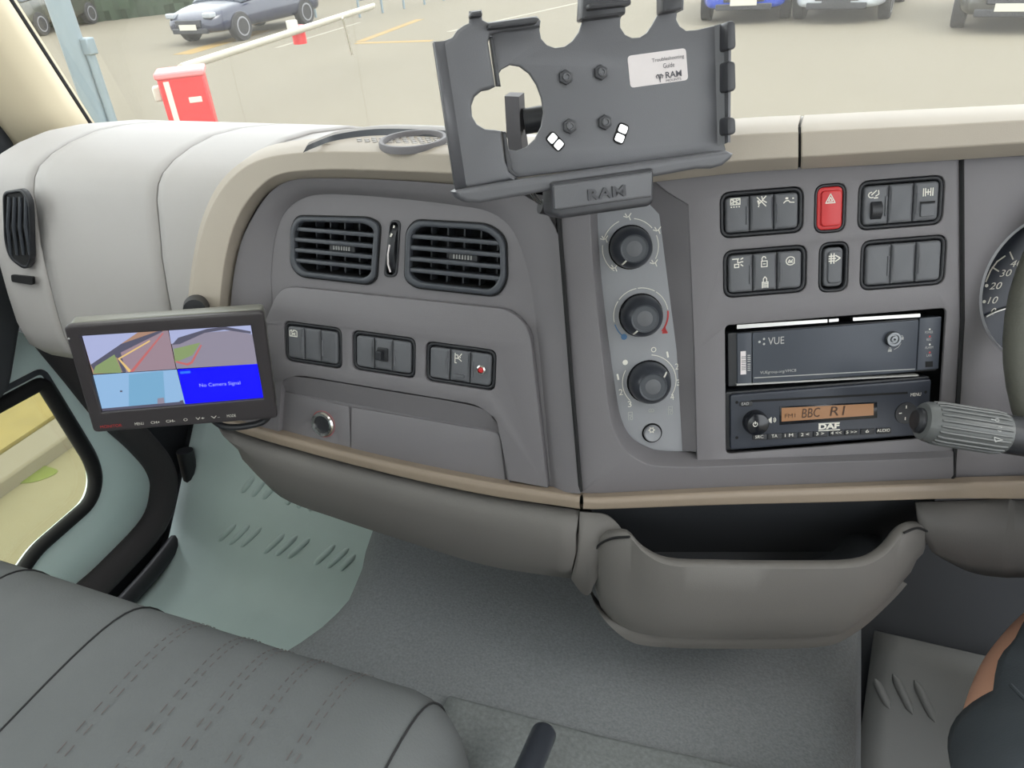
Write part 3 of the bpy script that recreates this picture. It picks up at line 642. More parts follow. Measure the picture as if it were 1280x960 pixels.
for q, nm, label, m_, ic in ((sgR[0], 'hazard_switch', 'bright red hazard warning switch with a white triangle', REDP, ('tri', 1038, 248, 13, 13)), (sgR[1], 'single_switch', 'single grey console switch directly below the red hazard switch', SWITCH, ('flow', 1043, 323, 14, 12))):
    u0, v0, u1, v1 = boxr(FR, q, 0)
    t = thing(nm, Frame(FR.W((u0 + u1) / 2, v0, 0), FR.n, FR.u), label, 'switch')
    plate('bezel', [rrect(u0 + .0002, v0 + .0002, u1 - .0002, v1 - .0002, .007), rrect(u0 + .003, v0 + .003, u1 - .003, v1 - .003, .005)], -.016, -.0005, BLACK, t, FR, bevel=.0018, res=2)
    plate('backing', rrect(u0 + .0005, v0 + .0005, u1 - .0005, v1 - .0005, .006), -.018, -.0155, GAP, t, FR)
    e = .0028 if m_ is REDP else .0050
    sw = plate('rocker', rrect(u0 + e, v0 + e, u1 - e, v1 - e, .004), -.015, -.001, m_, t, FR, bevel=.0015, res=2)
    plate('rocker_pad', rrect(u0 + e + .003, v0 + e + .003, u1 - e - .0015, v1 - e - .003, .003), -.002, .0012, m_, sw, FR, bevel=.0012, res=2)
    icon(FR, ic[1], ic[2], ic[3], I[ic[0]][0], WHITE, sw, .0013, lw=.1, hpx=ic[4])

# ------------------------------------------------------------------ socket panel and drawer under the passenger switches
SP = thing('socket_panel', FL.w(395, 555), 'small console panel with a chrome ringed power socket', 'socket panel')
c = FL.q(404, 530, .0025)
plate('panel', [FL.qs([(352, 488), (438, 508), (440, 572), (352, 548)]), circ(c[0], c[1], .011, 32)], -.003, .0025, DASH, SP, FL, bevel=.001)
so_ = lathe('socket_ring', [(.0105, .002), (.0135, .0025), (.0138, .0045), (.0125, .0062), (.0098, .0058), (.0092, .004), (.0092, -.004)], CHROME, SP, FL, seg=40, cx=c[0], cy=c[1], cap=False)
lathe('socket_cup', [(.0093, .003), (.009, -.02), (.0001, -.02)], BLACK, so_, FL, seg=32, cx=c[0], cy=c[1])
lathe('red_glow_ring', [(.0138, .0022), (.0146, .0028), (.0148, .0022)], REDPR, so_, FL, seg=40, cx=c[0], cy=c[1], cap=False)
DR = thing('drawer', FL.w(535, 598), 'long flat grey drawer front beside the power socket', 'drawer')
plate('drawer_front', rnd(FL.qs([(441, 508), (610, 537), (626, 541), (634, 605), (440, 574)]), [.001, .004, .006, 0, 0]), -.003, .0035, DASH, DR, FL, bevel=.0015)
a_ = spline([FL.w(*p, .0085) for p in ((354, 477), (374, 471), (480, 488), (594, 508), (620, 527))], 5)
b_ = spline([FL.w(*p, .0005) for p in ((354, 488), (374, 492), (480, 512), (600, 534), (626, 540))], 5)
loft('niche_lip', [a_, b_], DASH, DB, sharp=60)

# ------------------------------------------------------------------ heater control panel
FH = FR.moved(-.014)
HP = thing('heater_panel', Frame(FH.w(815, 560), FH.n, FH.u), 'upright heater control panel with three round knobs', 'control panel')
hp = rnd(FH.qs([(738, 222), (836, 216), (856, 440), (862, 566), (815, 568), (788, 556), (770, 520), (757, 420)]), [.0, .0, .02, .002, .01, .012, .012, .02])
plate('panel', hp, -.004, 0, DASH2, HP, FH, bevel=.001)
def px_len(fr, cx, cy, d): return (V(fr.q(cx + d, cy)) - V(fr.q(cx, cy))).length
def dial(cx, cy, label, ang, prints):
    c = FH.q(cx, cy); k = px_len(FH, cx, cy, 1.0); R_ = 26 * k
    sub = bpy.data.objects.new('knob', None); place(sub, HP, FH.M() @ Matrix.Translation((c[0], c[1], 0)))
    lathe('knob_body', [(R_ * 1.0, 0), (R_ * 1.0, .004), (R_ * .97, .010), (R_ * .88, .016), (R_ * .72, .020), (R_ * .66, .0212), (R_ * .62, .0208), (R_ * .58, .0195)], GLOSSB2, sub, FH, seg=48, cx=c[0], cy=c[1])
    lathe('knob_cap', [(R_ * .56, .0185), (R_ * .5, .0200), (R_ * .3, .0212), (.0001, .0216)], SWITCH, sub, FH, seg=40, cx=c[0], cy=c[1])
    lathe('knob_ring', [(R_ * .56, .0190), (R_ * .58, .0212), (R_ * .64, .0216), (R_ * .66, .0208)], VENT, sub, FH, seg=40, cx=c[0], cy=c[1])
    lathe('gap_ring', [(R_ * 1.0, .0003), (R_ * 1.06, .0003)], GAP, sub, FH, seg=40, cx=c[0], cy=c[1])
    a = radians(ang); tube('pointer', [FH.W(c[0] + cos(a) * r * R_, c[1] + sin(a) * r * R_, z) for r, z in ((.66, .0212), (.76, .0194), (.9, .0152))], .0008, WHITE, sub, seg=6)
    return c, k
GLOSSB2 = mat('knob_black', (50, 53, 60), .3, var=.03)
def prints(polys, m_, w=.0007, z=.0003, name='marking'):
    bm = bmesh.new(); ribbons_bm(bm, polys, w, z)
    me = bpy.data.meshes.new(name)
    for f in bm.faces:
        f.normal_update()
        if f.normal.z < 0: f.normal_flip()
    bm.to_mesh(me); bm.free(); return finish(name, me, m_, HP, FH)
c1, k1 = dial(788, 309, '', 232, None); c2, k2 = dial(801, 394, '', 235, None); c3, k3 = dial(811, 477, '', 40, None)
for a0, a1 in ((172, 232), (112, 160), (38, 80), (-28, 20)): prints([arc(*c1, 35 * k1, a0, a1, 10)], WHITE)
seatic = [[(.0, .6), (.35, .45), (.6, .55), (.85, .9)], [(.6, .55), (.75, .1)], [(.2, .9), (.35, .6)]]
for px, py in ((785, 271), (756, 299), (768, 335), (822, 288), (818, 329)): icon(FH, px, py, 11, seatic, WHITE, HP, 0, lw=.11, hpx=10)
for a0, a1 in ((145, 190), (98, 140), (58, 94), (8, 54)): prints([arc(*c2, 34 * k2, a0, a1, 10)], WHITE)
prints([arc(*c2, 34 * k2, 196, 226, 8)], BLUEPR, .001); prints([arc(*c2, 34 * k2, -40, 4, 8)], REDPR, .0015)
icon(FH, 780, 421, 9, [], BLUEPR, HP, 0, dots=((.5, .5, .45),)); icon(FH, 831, 413, 9, [[(.2, .2), (.8, .2)], [(.3, .4), (.7, .4)], [(.4, .6), (.6, .6)], [(.5, .2), (.5, .95)]], REDPR, HP, 0, lw=.25)
prints([arc(*c3, 33 * k3, 150, 222, 14)], WHITE); prints([arc(*c3, 34 * k3, -35, 82, 20)], WHITE)
icon(FH, 817, 437, 7, [arc(.5, .5, .4, 0, 360, 12)], WHITE, HP, 0, lw=.16); icon(FH, 781.5, 453, 7, [], WHITE, HP, 0, dots=((.5, .5, .5),))
for s, x, y in (('1', 772, 475), ('2', 774, 494), ('3', 785, 509), ('1', 834, 447), ('2', 844, 462), ('3', 846, 482), ('4', 838, 500)): text(FH, s, (x, y), (x + (4.6 if s != '1' else 2.2), y - .5), 7.5, WHITE, HP, 0)
doori = [[(.2, .05), (.2, .95), (.8, .95), (.8, .4)], [(.2, .6), (.7, .6)], arc(.65, .25, .2, 0, 360, 8)]
icon(FH, 788, 520, 8, doori, SOFTW, HP, 0, lw=.13, hpx=11); icon(FH, 838, 513, 8, doori, SOFTW, HP, 0, lw=.13, hpx=11)
icon(FH, 814, 513, 8, [arc(.35, .5, .25, 0, 270, 8), arc(.65, .5, .25, 180, 450, 8)], SOFTW, HP, 0, lw=.13)
c4 = FH.q(815, 541); k4 = px_len(FH, 815, 541, 1)
bt = lathe('round_button', [(10.5 * k4, .0), (10.5 * k4, .003), (9.5 * k4, .0042), (8 * k4, .0036), (.0001, .003)], DASH2, HP, FH, seg=36, cx=c4[0], cy=c4[1])
lathe('button_gap', [(10.5 * k4, .0003), (12.6 * k4, .0003)], GAP, bt, FH, seg=36, cx=c4[0], cy=c4[1])
icon(FH, 814.5, 537.5, 8, [arc(.5, .5, .32, 0, 360, 12)] + [[(.5 + .3 * cos(a), .5 + .3 * sin(a)), (.5 + .5 * cos(a), .5 + .5 * sin(a))] for a in [k * pi / 3 for k in range(6)]], WHITE, bt, .0042, lw=.12)
# ------------------------------------------------------------------ recorder unit and radio in the slot
u0, v0, u1, v1 = boxr(FR, [(911, 414), (1175, 400), (1175, 467), (912, 481)])
RC = thing('recorder_unit', Frame(FR.W((u0 + u1) / 2, v0, 0), FR.n, FR.u), 'dark grey camera recorder unit with a round key lock, above the radio', 'recorder')
plate('case', rrect(u0, v0, u1, v1, .001), -.05, -.003, BLACK, RC, FR, bevel=.0008)
ua, ub = FR.q(941, 450)[0], FR.q(1147, 440)[0]
plate('drive_door', rrect(ua, v0 + .001, ub, v1 - .001, .001), -.006, -.0008, UNIT, RC, FR, bevel=.0006)
plate('left_flange', rrect(FR.q(922, 450)[0], v0 + .0005, ua - .0006, v1 - .0005, .001), -.006, -.001, UNIT, RC, FR, bevel=.0005)
rf = plate('indicator_panel', rrect(ub + .0006, v0 + .002, u1, v1 + .0005, .001), -.006, -.0004, UNIT, RC, FR, bevel=.0005)
plate('silver_edge', FR.qs([(921, 411), (1034, 403), (1034, 399), (921, 406)]), -.006, .0005, STEEL, RC, FR)
plate('silver_edge', FR.qs([(1036, 402.6), (1048, 401.6), (1048, 398), (1036, 399)]), -.006, .0005, STEEL, RC, FR)
plate('silver_edge', FR.qs([(1066, 401), (1150, 396), (1150, 392), (1066, 397)]), -.006, .0005, STEEL, RC, FR)
plate('lower_edge', FR.qs([(921, 482), (1148, 470), (1148, 468.5), (921, 480)]), -.006, .0002, SOFTW, RC, FR)
plate('door_line', FR.qs([(943, 473), (1144, 462), (1144, 461), (943, 472)]), -.004, -.0004, SOFTW, RC, FR)
text(FR, 'VUE', (960, 431), (980, 429.5), 9, SOFTW, RC, -.0008)
icon(FR, 952.5, 427, 8, [], SOFTW, RC, -.0008, dots=((.1, .5, .2), (.8, .9, .18), (.8, .1, .18)))
text(FR, 'VUEgroup.org/VMC8', (950, 468.5), (995, 465.5), 4.5, SOFTW, RC, -.0008)
plate('barcode_label', FR.qs([(926, 468.5), (933, 468), (932.5, 439), (926, 439.5)]), -.003, -.0006, PAPER, RC, FR)
bm = bmesh.new(); ribbons_bm(bm, [[FR.q(927, y, -.0005), FR.q(932, y - .3, -.0005)] for y in (446, 448, 451, 453, 455.5, 458, 460, 462)], .0006, -.0003); from_bm('barcode_bars', bm, INK, RC, FR)
bm = bmesh.new(); ribbons_bm(bm, [[FR.q(935, y), FR.q(938, y - .2)] for y in (444.5, 447, 449.5, 452, 455.5, 458, 460.5, 463)], .0009, -.0006); from_bm('illegible_print', bm, SOFTW, RC, FR)
kc_ = FR.q(1116, 423.5); kk = px_len(FR, 1116, 423, 1)
lk = lathe('key_lock', [(9.5 * kk, -.001), (9.5 * kk, .0022), (8.6 * kk, .0032), (6 * kk, .0032), (5.4 * kk, .0022), (4.2 * kk, .0022), (3.8 * kk, .0034), (.0001, .0036)], LOCKM, RC, FR, seg=36, cx=kc_[0], cy=kc_[1])
plate('keyhole', circ(kc_[0], kc_[1], 1.3 * kk, 12), .003, .0039, GAP, lk, FR)
bm = bmesh.new(); ribbons_bm(bm, [[FR.q(x, y) for x, y in ((1118, 437), (1123, 434), (1126.5, 429))]], .0005, -.0004); from_bm('arrow_print', bm, SOFTW, RC, FR)
for px, py in ((1112, 437), (1127, 422)): icon(FR, px, py, 6, I['lock'][0], SOFTW, RC, -.0008, lw=.13)
for s, y, red in (('POWER', 417, 0), ('REC', 426, 1), ('ALARM', 436, 0), ('LAN', 446, 1)):
    w = 10 if len(s) > 3 else 6
    text(FR, s, (1161 - w / 2, y), (1161 + w / 2, y - .5), 3.2, SOFTW, rf, -.0003); icon(FR, 1162, y - 5.5, 3, [], REDPR if red else WHITE, rf, -.0003, dots=((.5, .5, .4),), name='indicator')
plate('sensor_window', FR.qs([(1157, 459), (1166, 458.5), (1166, 451.5), (1157, 452)]), -.003, .0, GAP, rf, FR)

u0, v0, u1, v1 = boxr(FR, [(908, 489), (1163, 474), (1163, 549), (909, 561)])
RD = thing('car_radio', Frame(FR.W((u0 + u1) / 2, v0, 0), FR.n, FR.u), 'black car radio with an orange lit display, below the recorder', 'radio')
plate('case', rrect(u0, v0, u1, v1, .002), -.05, -.004, BLACK, RD, FR, bevel=.001)
fp = plate('faceplate', rrect(u0 + .0035, v0 + .002, u1 - .001, v1 - .002, .002), -.006, .0005, RADIO, RD, FR, bevel=.001)
plate('disc_slot', FR.qs([(938, 502.5), (1134, 492), (1134, 489.5), (938, 500)]), -.002, .0009, GAP, RD, FR)
plate('eject_button', rnd(FR.qs([(924, 508), (940, 507), (940, 501), (924, 502)]), .002), 0, .0016, BLACK, RD, FR, bevel=.0005)
text(FR, 'EAD', (927, 506.5), (936, 506), 3.4, SOFTW, RD, .0016); text(FR, 'MENU', (1138, 495.5), (1151, 494.5), 4, WHITE, RD, .0006)
kx, ky = 943, 527; kn = FR.q(kx, ky); kk = px_len(FR, kx, ky, 1)
kb = lathe('volume_knob', [(15.5 * kk, .0), (15.5 * kk, .003), (14.8 * kk, .008), (13 * kk, .0105), (8 * kk, .0115), (.0001, .0118)], GLOSSB, RD, FR, seg=40, cx=kn[0], cy=kn[1])
icon(FR, 944, 530, 7, [arc(.5, .45, .38, 125, 415, 12), [(.5, .5), (.5, .95)]], WHITE, kb, .0119, lw=.14)
icon(FR, 965, 525, 11, [[(.0, .35), (.0, .65)], [(.1, .35), (.1, .65)], [(.2, .3), (.2, .7)], [(.3, .2), (.3, .8)], [(.4, .1), (.4, .9)], arc(.5, .5, .25, -50, 50, 5), arc(.5, .5, .42, -50, 50, 6)], WHITE, RD, .0006, lw=.09, hpx=9)
dp = plate('display_bezel', [FR.qs([(974, 531), (1096, 522), (1096, 502), (974, 508)])], -.002, .0012, GLOSSB, RD, FR, bevel=.0004)
plate('lcd', FR.qs([(977, 527), (1092, 519), (1092, 504.5), (977, 510)], .0013), .0011, .0014, LCD, dp, FR)
text(FR, 'BBC', (1002, 522.5), (1025, 520.8), 11.5, LCDT, dp, .0015, shear=.12); text(FR, 'R1', (1037, 520), (1056, 518.8), 11.5, LCDT, dp, .0015, shear=.12)
text(FR, 'FM1', (981, 522.5), (994, 521.7), 5, LCDT, dp, .0015)
text(FR, 'DAF', (1023, 537), (1049, 535.3), 7, WHITE, RD, .0006, bold=.045)
bm = bmesh.new(); ribbons_bm(bm, [[FR.q(1023, 538.3), FR.q(1049, 536.7)]], .0011, .0008); ribbons_bm(bm, [[FR.q(1023, 529.6), FR.q(1049, 528)]], .0009, .0008); from_bm('logo_bars', bm, WHITE, RD, FR)
labs = ['SRC', 'TA', '1 M', '2 <', '3 >', '4 <<', '5 >>', '6', 'AUDIO']; xs_ = [949, 968, 986, 1006, 1025, 1045, 1064, 1084, 1104]
for s, x in zip(labs, xs_):
    y = lerp(546.5, 538.5, (x - 949) / 155)
    b = plate('preset_button', rnd(FR.qs([(x - 9, y + 3.5), (x + 9, y + 2.6), (x + 9, y - 4.4), (x - 9, y - 3.6)]), .001), 0, .0016, BLACK, RD, FR, bevel=.0005)
    hw = 1.5 * len(s) + .6; text(FR, s, (x - hw, y + 1.6), (x + hw, y + .9), 3.8, WHITE, b, .0016)
pc = FR.q(1132, 516); pk = px_len(FR, 1132, 516, 1)
pd = lathe('cursor_pad', [(14 * pk, 0), (13.5 * pk, .0016), (.0001, .0018)], BLACK, RD, FR, seg=36, cx=pc[0], cy=pc[1])
icon(FR, 1131, 516, 14, [[(.0, .5), (.2, .5)], [(.6, .95), (.6, .8)], [(.55, .05), (.55, .2)]], WHITE, pd, .0019, lw=.09, hpx=20)
for px, py in ((921, 503), (921, 547), (1157, 490)): icon(FR, px, py, 4, [], GAP, RD, .0006, dots=((.5, .5, .5),), name='hole')

# ------------------------------------------------------------------ instrument cluster
FC = FR.moved(-.012)
IC = thing('instrument_cluster', Frame(FR.W(gc[0], gc[1] - GR, -.02), FR.n, FR.u), 'round speedometer dial in the dashboard behind the steering wheel', 'instrument')
plate('dial_face', circ(gc[0], gc[1], GR * 1.0, 48), -.014, -.0121, DIAL, IC, FR)
lathe('dial_bezel', [(GR * 1.02, .0), (GR * 1.0, .002), (GR * .97, -.002), (GR * .955, -.012)], DIALR, IC, FR, seg=64, cx=gc[0], cy=gc[1], cap=False)
def dpt(px, py): return FC.q(px, py)
bm = bmesh.new()
ribbons_bm(bm, [[dpt(*p) for p in ((1232, 352), (1238, 338), (1246, 327), (1256, 320))], [dpt(1240, 334), dpt(1248, 339)], [dpt(1262, 315), dpt(1266, 324)]], .0013, -.0116)
for px, py in ((1233, 357), (1230, 377)):
    c = dpt(px, py); bm.faces.new([bm.verts.new((c[0] + .0016 * cos(a * pi / 5), c[1] + .0016 * sin(a * pi / 5), -.0116)) for a in range(10)])
from_bm('scale_marks', bm, WHITE, IC, FR)
for s, x, y, w in (('0', 1238, 394, 7), ('10', 1234, 380, 13), ('20', 1236, 362, 16), ('30', 1249, 346, 15), ('40', 1262, 334, 16)): text(FC, s, (x, y), (x + w, y - 1), 8.5, WHITE, IC, 0, shear=.3)
sa = spline([FR.W(*FR.q(*p, -.010), -.010) for p in ((1228, 402), (1236, 420), (1250, 436), (1262, 440))], 4); sb_ = spline([FR.W(*FR.q(*p, -.010), -.010) for p in ((1232, 396), (1244, 390), (1262, 384), (1280, 378))], 4)
tube('dial_trim', sa, .002, STEEL, IC, seg=8); tube('dial_trim', sb_, .0012, STEEL, IC, seg=8)

# ------------------------------------------------------------------ steering wheel and stalk
WC = depth(1731, 430, .56)
FS = Frame(WC, (-.12, -.80, .60), (1, 0, 0))
SW = thing('steering_wheel', FS, 'black leather steering wheel rim at the right edge', 'steering wheel')
path = [FS.W(.222 * cos(2 * pi * k / 72), .222 * sin(2 * pi * k / 72), 0) for k in range(72)]
tube('rim', path, .0165, LEATH, SW, seg=18, cyc=True)
lathe('hub', [(.075, -.03), (.08, -.01), (.07, .012), (.03, .02), (.0001, .021)], BLACK, SW, FS, seg=40)
for a in (35, 145, 235, 305): tube('spoke', [FS.W(r * cos(radians(a)), r * sin(radians(a)), z) for r, z in ((.05, -.005), (.14, -.012), (.218, -.002))], [.022, .016, .012], BLACK, SW, seg=10)
tube('column', [FS.W(0, 0, -.02), FS.W(0, .02, -.16)], .05, BLACK, SW, seg=24)
st0, st1 = depth(1152, 526, .635), depth(1300, 549, .635)
FT = Frame(st0, (st1 - st0).normalized(), (0, 0, 1))
ST = thing('control_stalk', FT, 'ribbed black control stalk reaching left from the steering column', 'stalk')
L_ = (st1 - st0).length
lathe('end_cap', [(.0001, -.0065), (.008, -.0062), (.0105, -.004), (.011, .001)], BLACK, ST, FT, seg=32)
gr = lathe('grip', [(.0112, -.001), (.0152, .0), (.0168, .004), (.017, .05), (.017, .068), (.0158, .069)], STALK, ST, FT, seg=40)
for k in range(22):
    a = 2 * pi * k / 22; tube('rib', [FT.W(.0168 * cos(a), .0168 * sin(a), .008), FT.W(.0176 * cos(a), .0176 * sin(a), .014), FT.W(.0176 * cos(a), .0176 * sin(a), .060), FT.W(.0168 * cos(a), .0168 * sin(a), .066)], .0011, STALK, gr, seg=6)
lathe('stem', [(.0165, .0685), (.0165, .10), (.0158, L_ + .03)], BLACK, ST, FT, seg=32)
tv = (CAM - st0).normalized(); FTp = Frame(st0 + FT.n * .08 + (tv - FT.n * tv.dot(FT.n)).normalized() * .0166, (tv - FT.n * tv.dot(FT.n)), FT.n)
for (px, py, pl) in ((1245, 525, [[(0, .5), (.4, .5)], arc(.6, .5, .2, 0, 360, 8)]), (1248, 536, [[(0, .5), (.5, .5)], arc(.65, .5, .3, 60, 300, 8)]), (1248, 550, [[(0, .8), (.2, .2), (.9, .6), (0, .8)]])):
    c = FTp.q(px, py); icon(FTp, px, py, 12, pl, SOFTW, ST, .0004, lw=.1, hpx=9)

# ------------------------------------------------------------------ monitor on a bracket
am, em = YAW + radians(9), radians(2)
FMt = Frame(depth(215, 465, .74), (sin(am) * cos(em), -cos(am) * cos(em), sin(em)), (1, 0, 0))
FM = Frame(FMt.o, FMt.n, FMt.w(329, 400) - FMt.w(79, 421))
MO = thing('monitor', Frame(FM.w(225, 545), FM.n, FM.u), 'small black monitor showing four camera pictures, left on a bracket', 'monitor')
mq = FM.qs([(79, 408), (329, 390), (347, 523), (117, 541)])
fr_out = rnd(mq, .005); scr = FM.qs([(100, 421), (313, 407.5), (329, 499), (127, 516)])
plate('shell', [(p[0] * .985, p[1] * .985) for p in fr_out], -.026, -.0075, MONTOP, MO, FM, bevel=.004, res=2)
plate('bezel', [fr_out, scr], -.008, 0, MON, MO, FM, bevel=.002, res=2)
plate('screen_back', scr, -.008, -.0050, GLOSSB, MO, FM)
def emat(name, rgb, s=.24): return mat(name, tuple(x * .15 for x in rgb), .4, emit=rgb, es=s, var=0)
E_SKY, E_SKY2, E_ROAD, E_ROAD2, E_GRASS, E_VERGE = emat('screen_sky', (176, 184, 224)), emat('screen_pale_sky', (150, 190, 230)), emat('screen_road', (160, 138, 150)), emat('screen_road_grey', (148, 142, 160)), emat('screen_grass', (140, 160, 110)), emat('screen_verge', (176, 140, 120))
E_RED, E_YEL, E_DARK, E_BLUE, E_WHT, E_MID, E_LBL = emat('screen_red', (200, 110, 110)), emat('screen_yellow', (236, 200, 130)), emat('screen_dark', (90, 90, 110)), emat('screen_blue', (8, 4, 250), .34), emat('screen_white', (170, 180, 255)), emat('screen_mid_blue', (124, 176, 212)), emat('screen_label', (40, 110, 240), .3)
sx0, sy1 = scr[0]; 
def tile(name, polys, label):
    """flat camera picture: coloured shapes in pixel coordinates, later ones on top"""
    me_all = bmesh.new(); mats = []
    me = bpy.data.meshes.new(name)
    for k, (pts, m_) in enumerate(polys):
        if m_ not in mats: mats.append(m_)
        z = -.0036 + k * .0001
        f = me_all.faces.new([me_all.verts.new((*FM.q(*p), z)) for p in pts]); f.material_index = mats.index(m_)
        f.normal_update()
        if f.normal.z < 0: f.normal_flip()
    me_all.to_mesh(me); me_all.free()
    for m_ in mats: me.materials.append(m_)
    o = finish(name, me, None, SCR, FM); o['label'] = label; return o
SCR = bpy.data.objects.new('screen', None); place(SCR, MO, FM.M())
tile('camera_picture', [([(101, 421), (209, 414), (219, 463), (115, 470)], E_VERGE), ([(101, 421), (172, 417), (150, 432), (112, 458)], E_SKY), ([(112, 458), (150, 432), (200, 414.6), (205, 418), (160, 440), (116, 465)], E_DARK), ([(115, 469), (118, 460), (142, 445), (151, 466), (150, 468)], E_GRASS), ([(145, 445), (203, 416), (209, 414), (219, 463), (156, 467.5)], E_ROAD), ([(143, 443), (149, 440), (157, 467), (152, 467)], E_DARK), ([(146, 450), (186, 427), (187, 428.5), (149, 450.5), (164, 466), (160, 467)], E_YEL), ([(161, 467), (202, 418), (204, 418), (166, 466.5)], E_RED)], 'camera picture of a road edge and verge')
tile('camera_picture', [([(210, 414), (313, 407.5), (321, 457), (220, 463)], E_ROAD2), ([(210, 414), (313, 407.5), (315, 420), (290, 415), (250, 418), (213, 432)], E_SKY), ([(214, 433), (222, 424), (258, 413), (280, 410), (313, 416), (313, 419), (280, 414), (255, 418), (224, 432)], E_DARK), ([(216, 438), (250, 430), (240, 446), (218, 455)], E_GRASS), ([(250, 433), (252, 433), (240, 456), (234, 459), (219, 455), (219, 453), (233, 456), (238, 454)], E_RED)], 'camera picture of a kerb and open road')
tile('camera_picture', [([(115, 471), (220, 464), (231, 508), (127, 516)], E_SKY2), ([(160, 470), (203, 466), (206, 508), (160, 511)], E_MID), ([(126, 513), (228, 504), (231, 508), (127, 516)], E_DARK), ([(196, 500), (204, 499), (205, 506), (196, 507)], E_ROAD2), ([(224, 503), (228, 502), (229, 506), (224, 507)], E_DARK), ([(149, 490), (152, 490), (152, 492), (149, 492)], E_DARK)], 'pale blue hazy camera picture')
bl = tile('camera_picture', [([(221, 464), (321, 457), (329, 499), (231, 508)], E_BLUE), ([(224, 466.5), (237, 465.5), (237.5, 468.5), (224.5, 469.5)], E_LBL)], 'plain blue picture reading no camera signal')
text(FM, 'No Camera Signal', (250, 485), (301, 481.5), 5.5, E_WHT, bl, -.0029)
text(FM, 'MONITOR', (126, 535.5), (153, 533), 3.5, REDPR, MO, .0002)
for s, x in (('MENU', 174.5), ('CH+', 194.5), ('CH-', 213.5), ('O', 232.5), ('V+', 250.5), ('V-', 269.5), ('MODE', 289.5)):
    y = lerp(531.5, 521.5, (x - 174) / 115); w = 11 if s != 'O' else 5; text(FM, s, (x - w / 2, y), (x + w / 2, y - .8), 3.2, WHITE, MO, .0002)
icon(FM, 86, 423, 3, [], SOFTW, MO, .0002, dots=((.5, .5, .5),), name='screw')
# clamp, arm and cable
MB = thing('monitor_bracket', FL.w(248, 420), 'black clamp bracket and arm holding the monitor to the dashboard', 'bracket')
bk = FM.W(.03, -.01, -.027); foot = FL.w(262, 440, .006)
tube('arm', spline([bk, bk.lerp(foot, .5) + V((0, .0, .01)), foot], 4), .012, BLACK, MB, seg=14)
tube('clamp_knob', [FL.w(246, 384, .030), FL.w(243, 388, .052)], [.0135, .011], BLACK, MB, seg=20)
tube('clamp_post', [FL.w(246, 388, .028), FL.w(254, 430, .02), foot], .009, BLACK, MB, seg=12)
cb = spline([FM.w(262, 522, -.02), FM.w(280, 533, -.01), FM.w(305, 533, -.012), FM.w(330, 526, -.02), FL.w(338, 510, .03), FL.w(320, 500, .01)], 6)
tag(tube('monitor_cable', cb, .0035, BLACK, None, seg=8), 'black cable loop hanging under the monitor', 'cable')

# ------------------------------------------------------------------ tablet cradle
ac, ec = YAW + radians(12), radians(15)
FKt = Frame(depth(735, 130, .56), (sin(ac) * cos(ec), -cos(ac) * cos(ec), sin(ec)), (1, 0, 0))
FK = Frame(FKt.o, FKt.n, FKt.w(912, 192) - FKt.w(570, 241))
TC = thing('tablet_cradle', Frame(FK.w(755, 270), FK.n, FK.u), 'empty dark plastic tablet cradle in front of the windscreen', 'tablet cradle')
holeR = [(621, 97), (627, 87), (638, 81), (650, 83), (662, 92), (671, 106), (677, 122), (680, 140), (677, 158), (669, 174), (658, 184), (646, 188.5), (637, 187), (631, 178), (628, 163)]
back = [(612, 46), (616, 38), (660, 26), (671, 22), (676, 27), (675, 38), (677, 48), (684, 56), (694, 59.5), (706, 58), (716, 51), (724, 40), (729, 25), (729, -14), (783, -14), (782, 12), (776, 24), (776, 34), (782, 43), (790, 47), (800, 46.5), (809, 41), (816, 31), (822, 20), (828, 10), (828, -14), (856, -14), (855, 12), (847, 16), (846, 24), (850, 32), (858, 38), (872, 37), (904, 29), (911, 90), (905, 176), (908, 189), (650, 222), (643, 220), (637, 205), (631, 178)] 
back = back[:-1] + [(633, 186)] + list(reversed(holeR))[1:-1] + [(621, 97)]
# right and upper rim of the clover hole belongs to the plate, the left lobe to the raised pad
plate('back_plate', FK.qs(back), -.004, 0, CRADLE, TC, FK, bevel=.0012, res=2)
pad = [(541, 53), (556, 50), (566, 46), (572, 37), (580, 31), (587, 28), (587, 13), (603, 11), (604, 24), (610, 27), (672, 19), (677, 25), (676, 34), (630, 38), (614, 43), (611, 52), (620, 108), (612, 112), (602, 114), (594, 121), (590, 132), (591, 145), (597, 155), (607, 161), (618, 162), (627, 163), (632, 200), (637, 215), (645, 221), (650, 224), (571, 239), (568, 232)]
plate('side_pad', FK.qs(pad, .008), .002, .008, CRADLE, TC, FK, bevel=.003, res=3)
plate('step_wall', FK.qs([(611, 45), (616, 45), (626, 108), (620, 108)], .004), 0, .0065, CRADLED, TC, FK, bevel=.002)
plate('step_wall', FK.qs([(627, 164), (632, 164), (640, 212), (650, 222), (640, 222), (633, 212)], .004), 0, .0065, CRADLED, TC, FK, bevel=.002)
loft('side_flange', [[FK.w(541, 52, .004), FK.w(568, 236, .004)], [FK.w(543, 52, .013), FK.w(570, 238, .013)], [FK.w(546, 52, .011), FK.w(573, 238, .011)], [FK.w(556, 51, .0078), FK.w(584, 236, .0078)]], CRADLE, TC, sharp=60, thick=-.002)
# right flange with its tabs
loft('end_flange', [[FK.w(893, 32, .0), FK.w(897, 182, .0)], [FK.w(905, 29, .003), FK.w(906, 180, .003)], [FK.w(911, 27, .012), FK.w(910, 178, .012)], [FK.w(914, 27, .012), FK.w(913, 178, .012)], [FK.w(914, 27, -.004), FK.w(913, 178, -.004)]], CRADLE, TC, sharp=40)
for y0, y1 in ((26, 64), (76, 116), (146, 170)): plate('end_tab', rnd(FK.qs([(908, y1), (919, y1 - 3), (918, y0 + 1), (908, y0)], .012), .003), -.002, .014, CRADLED, TC, FK, bevel=.0015)
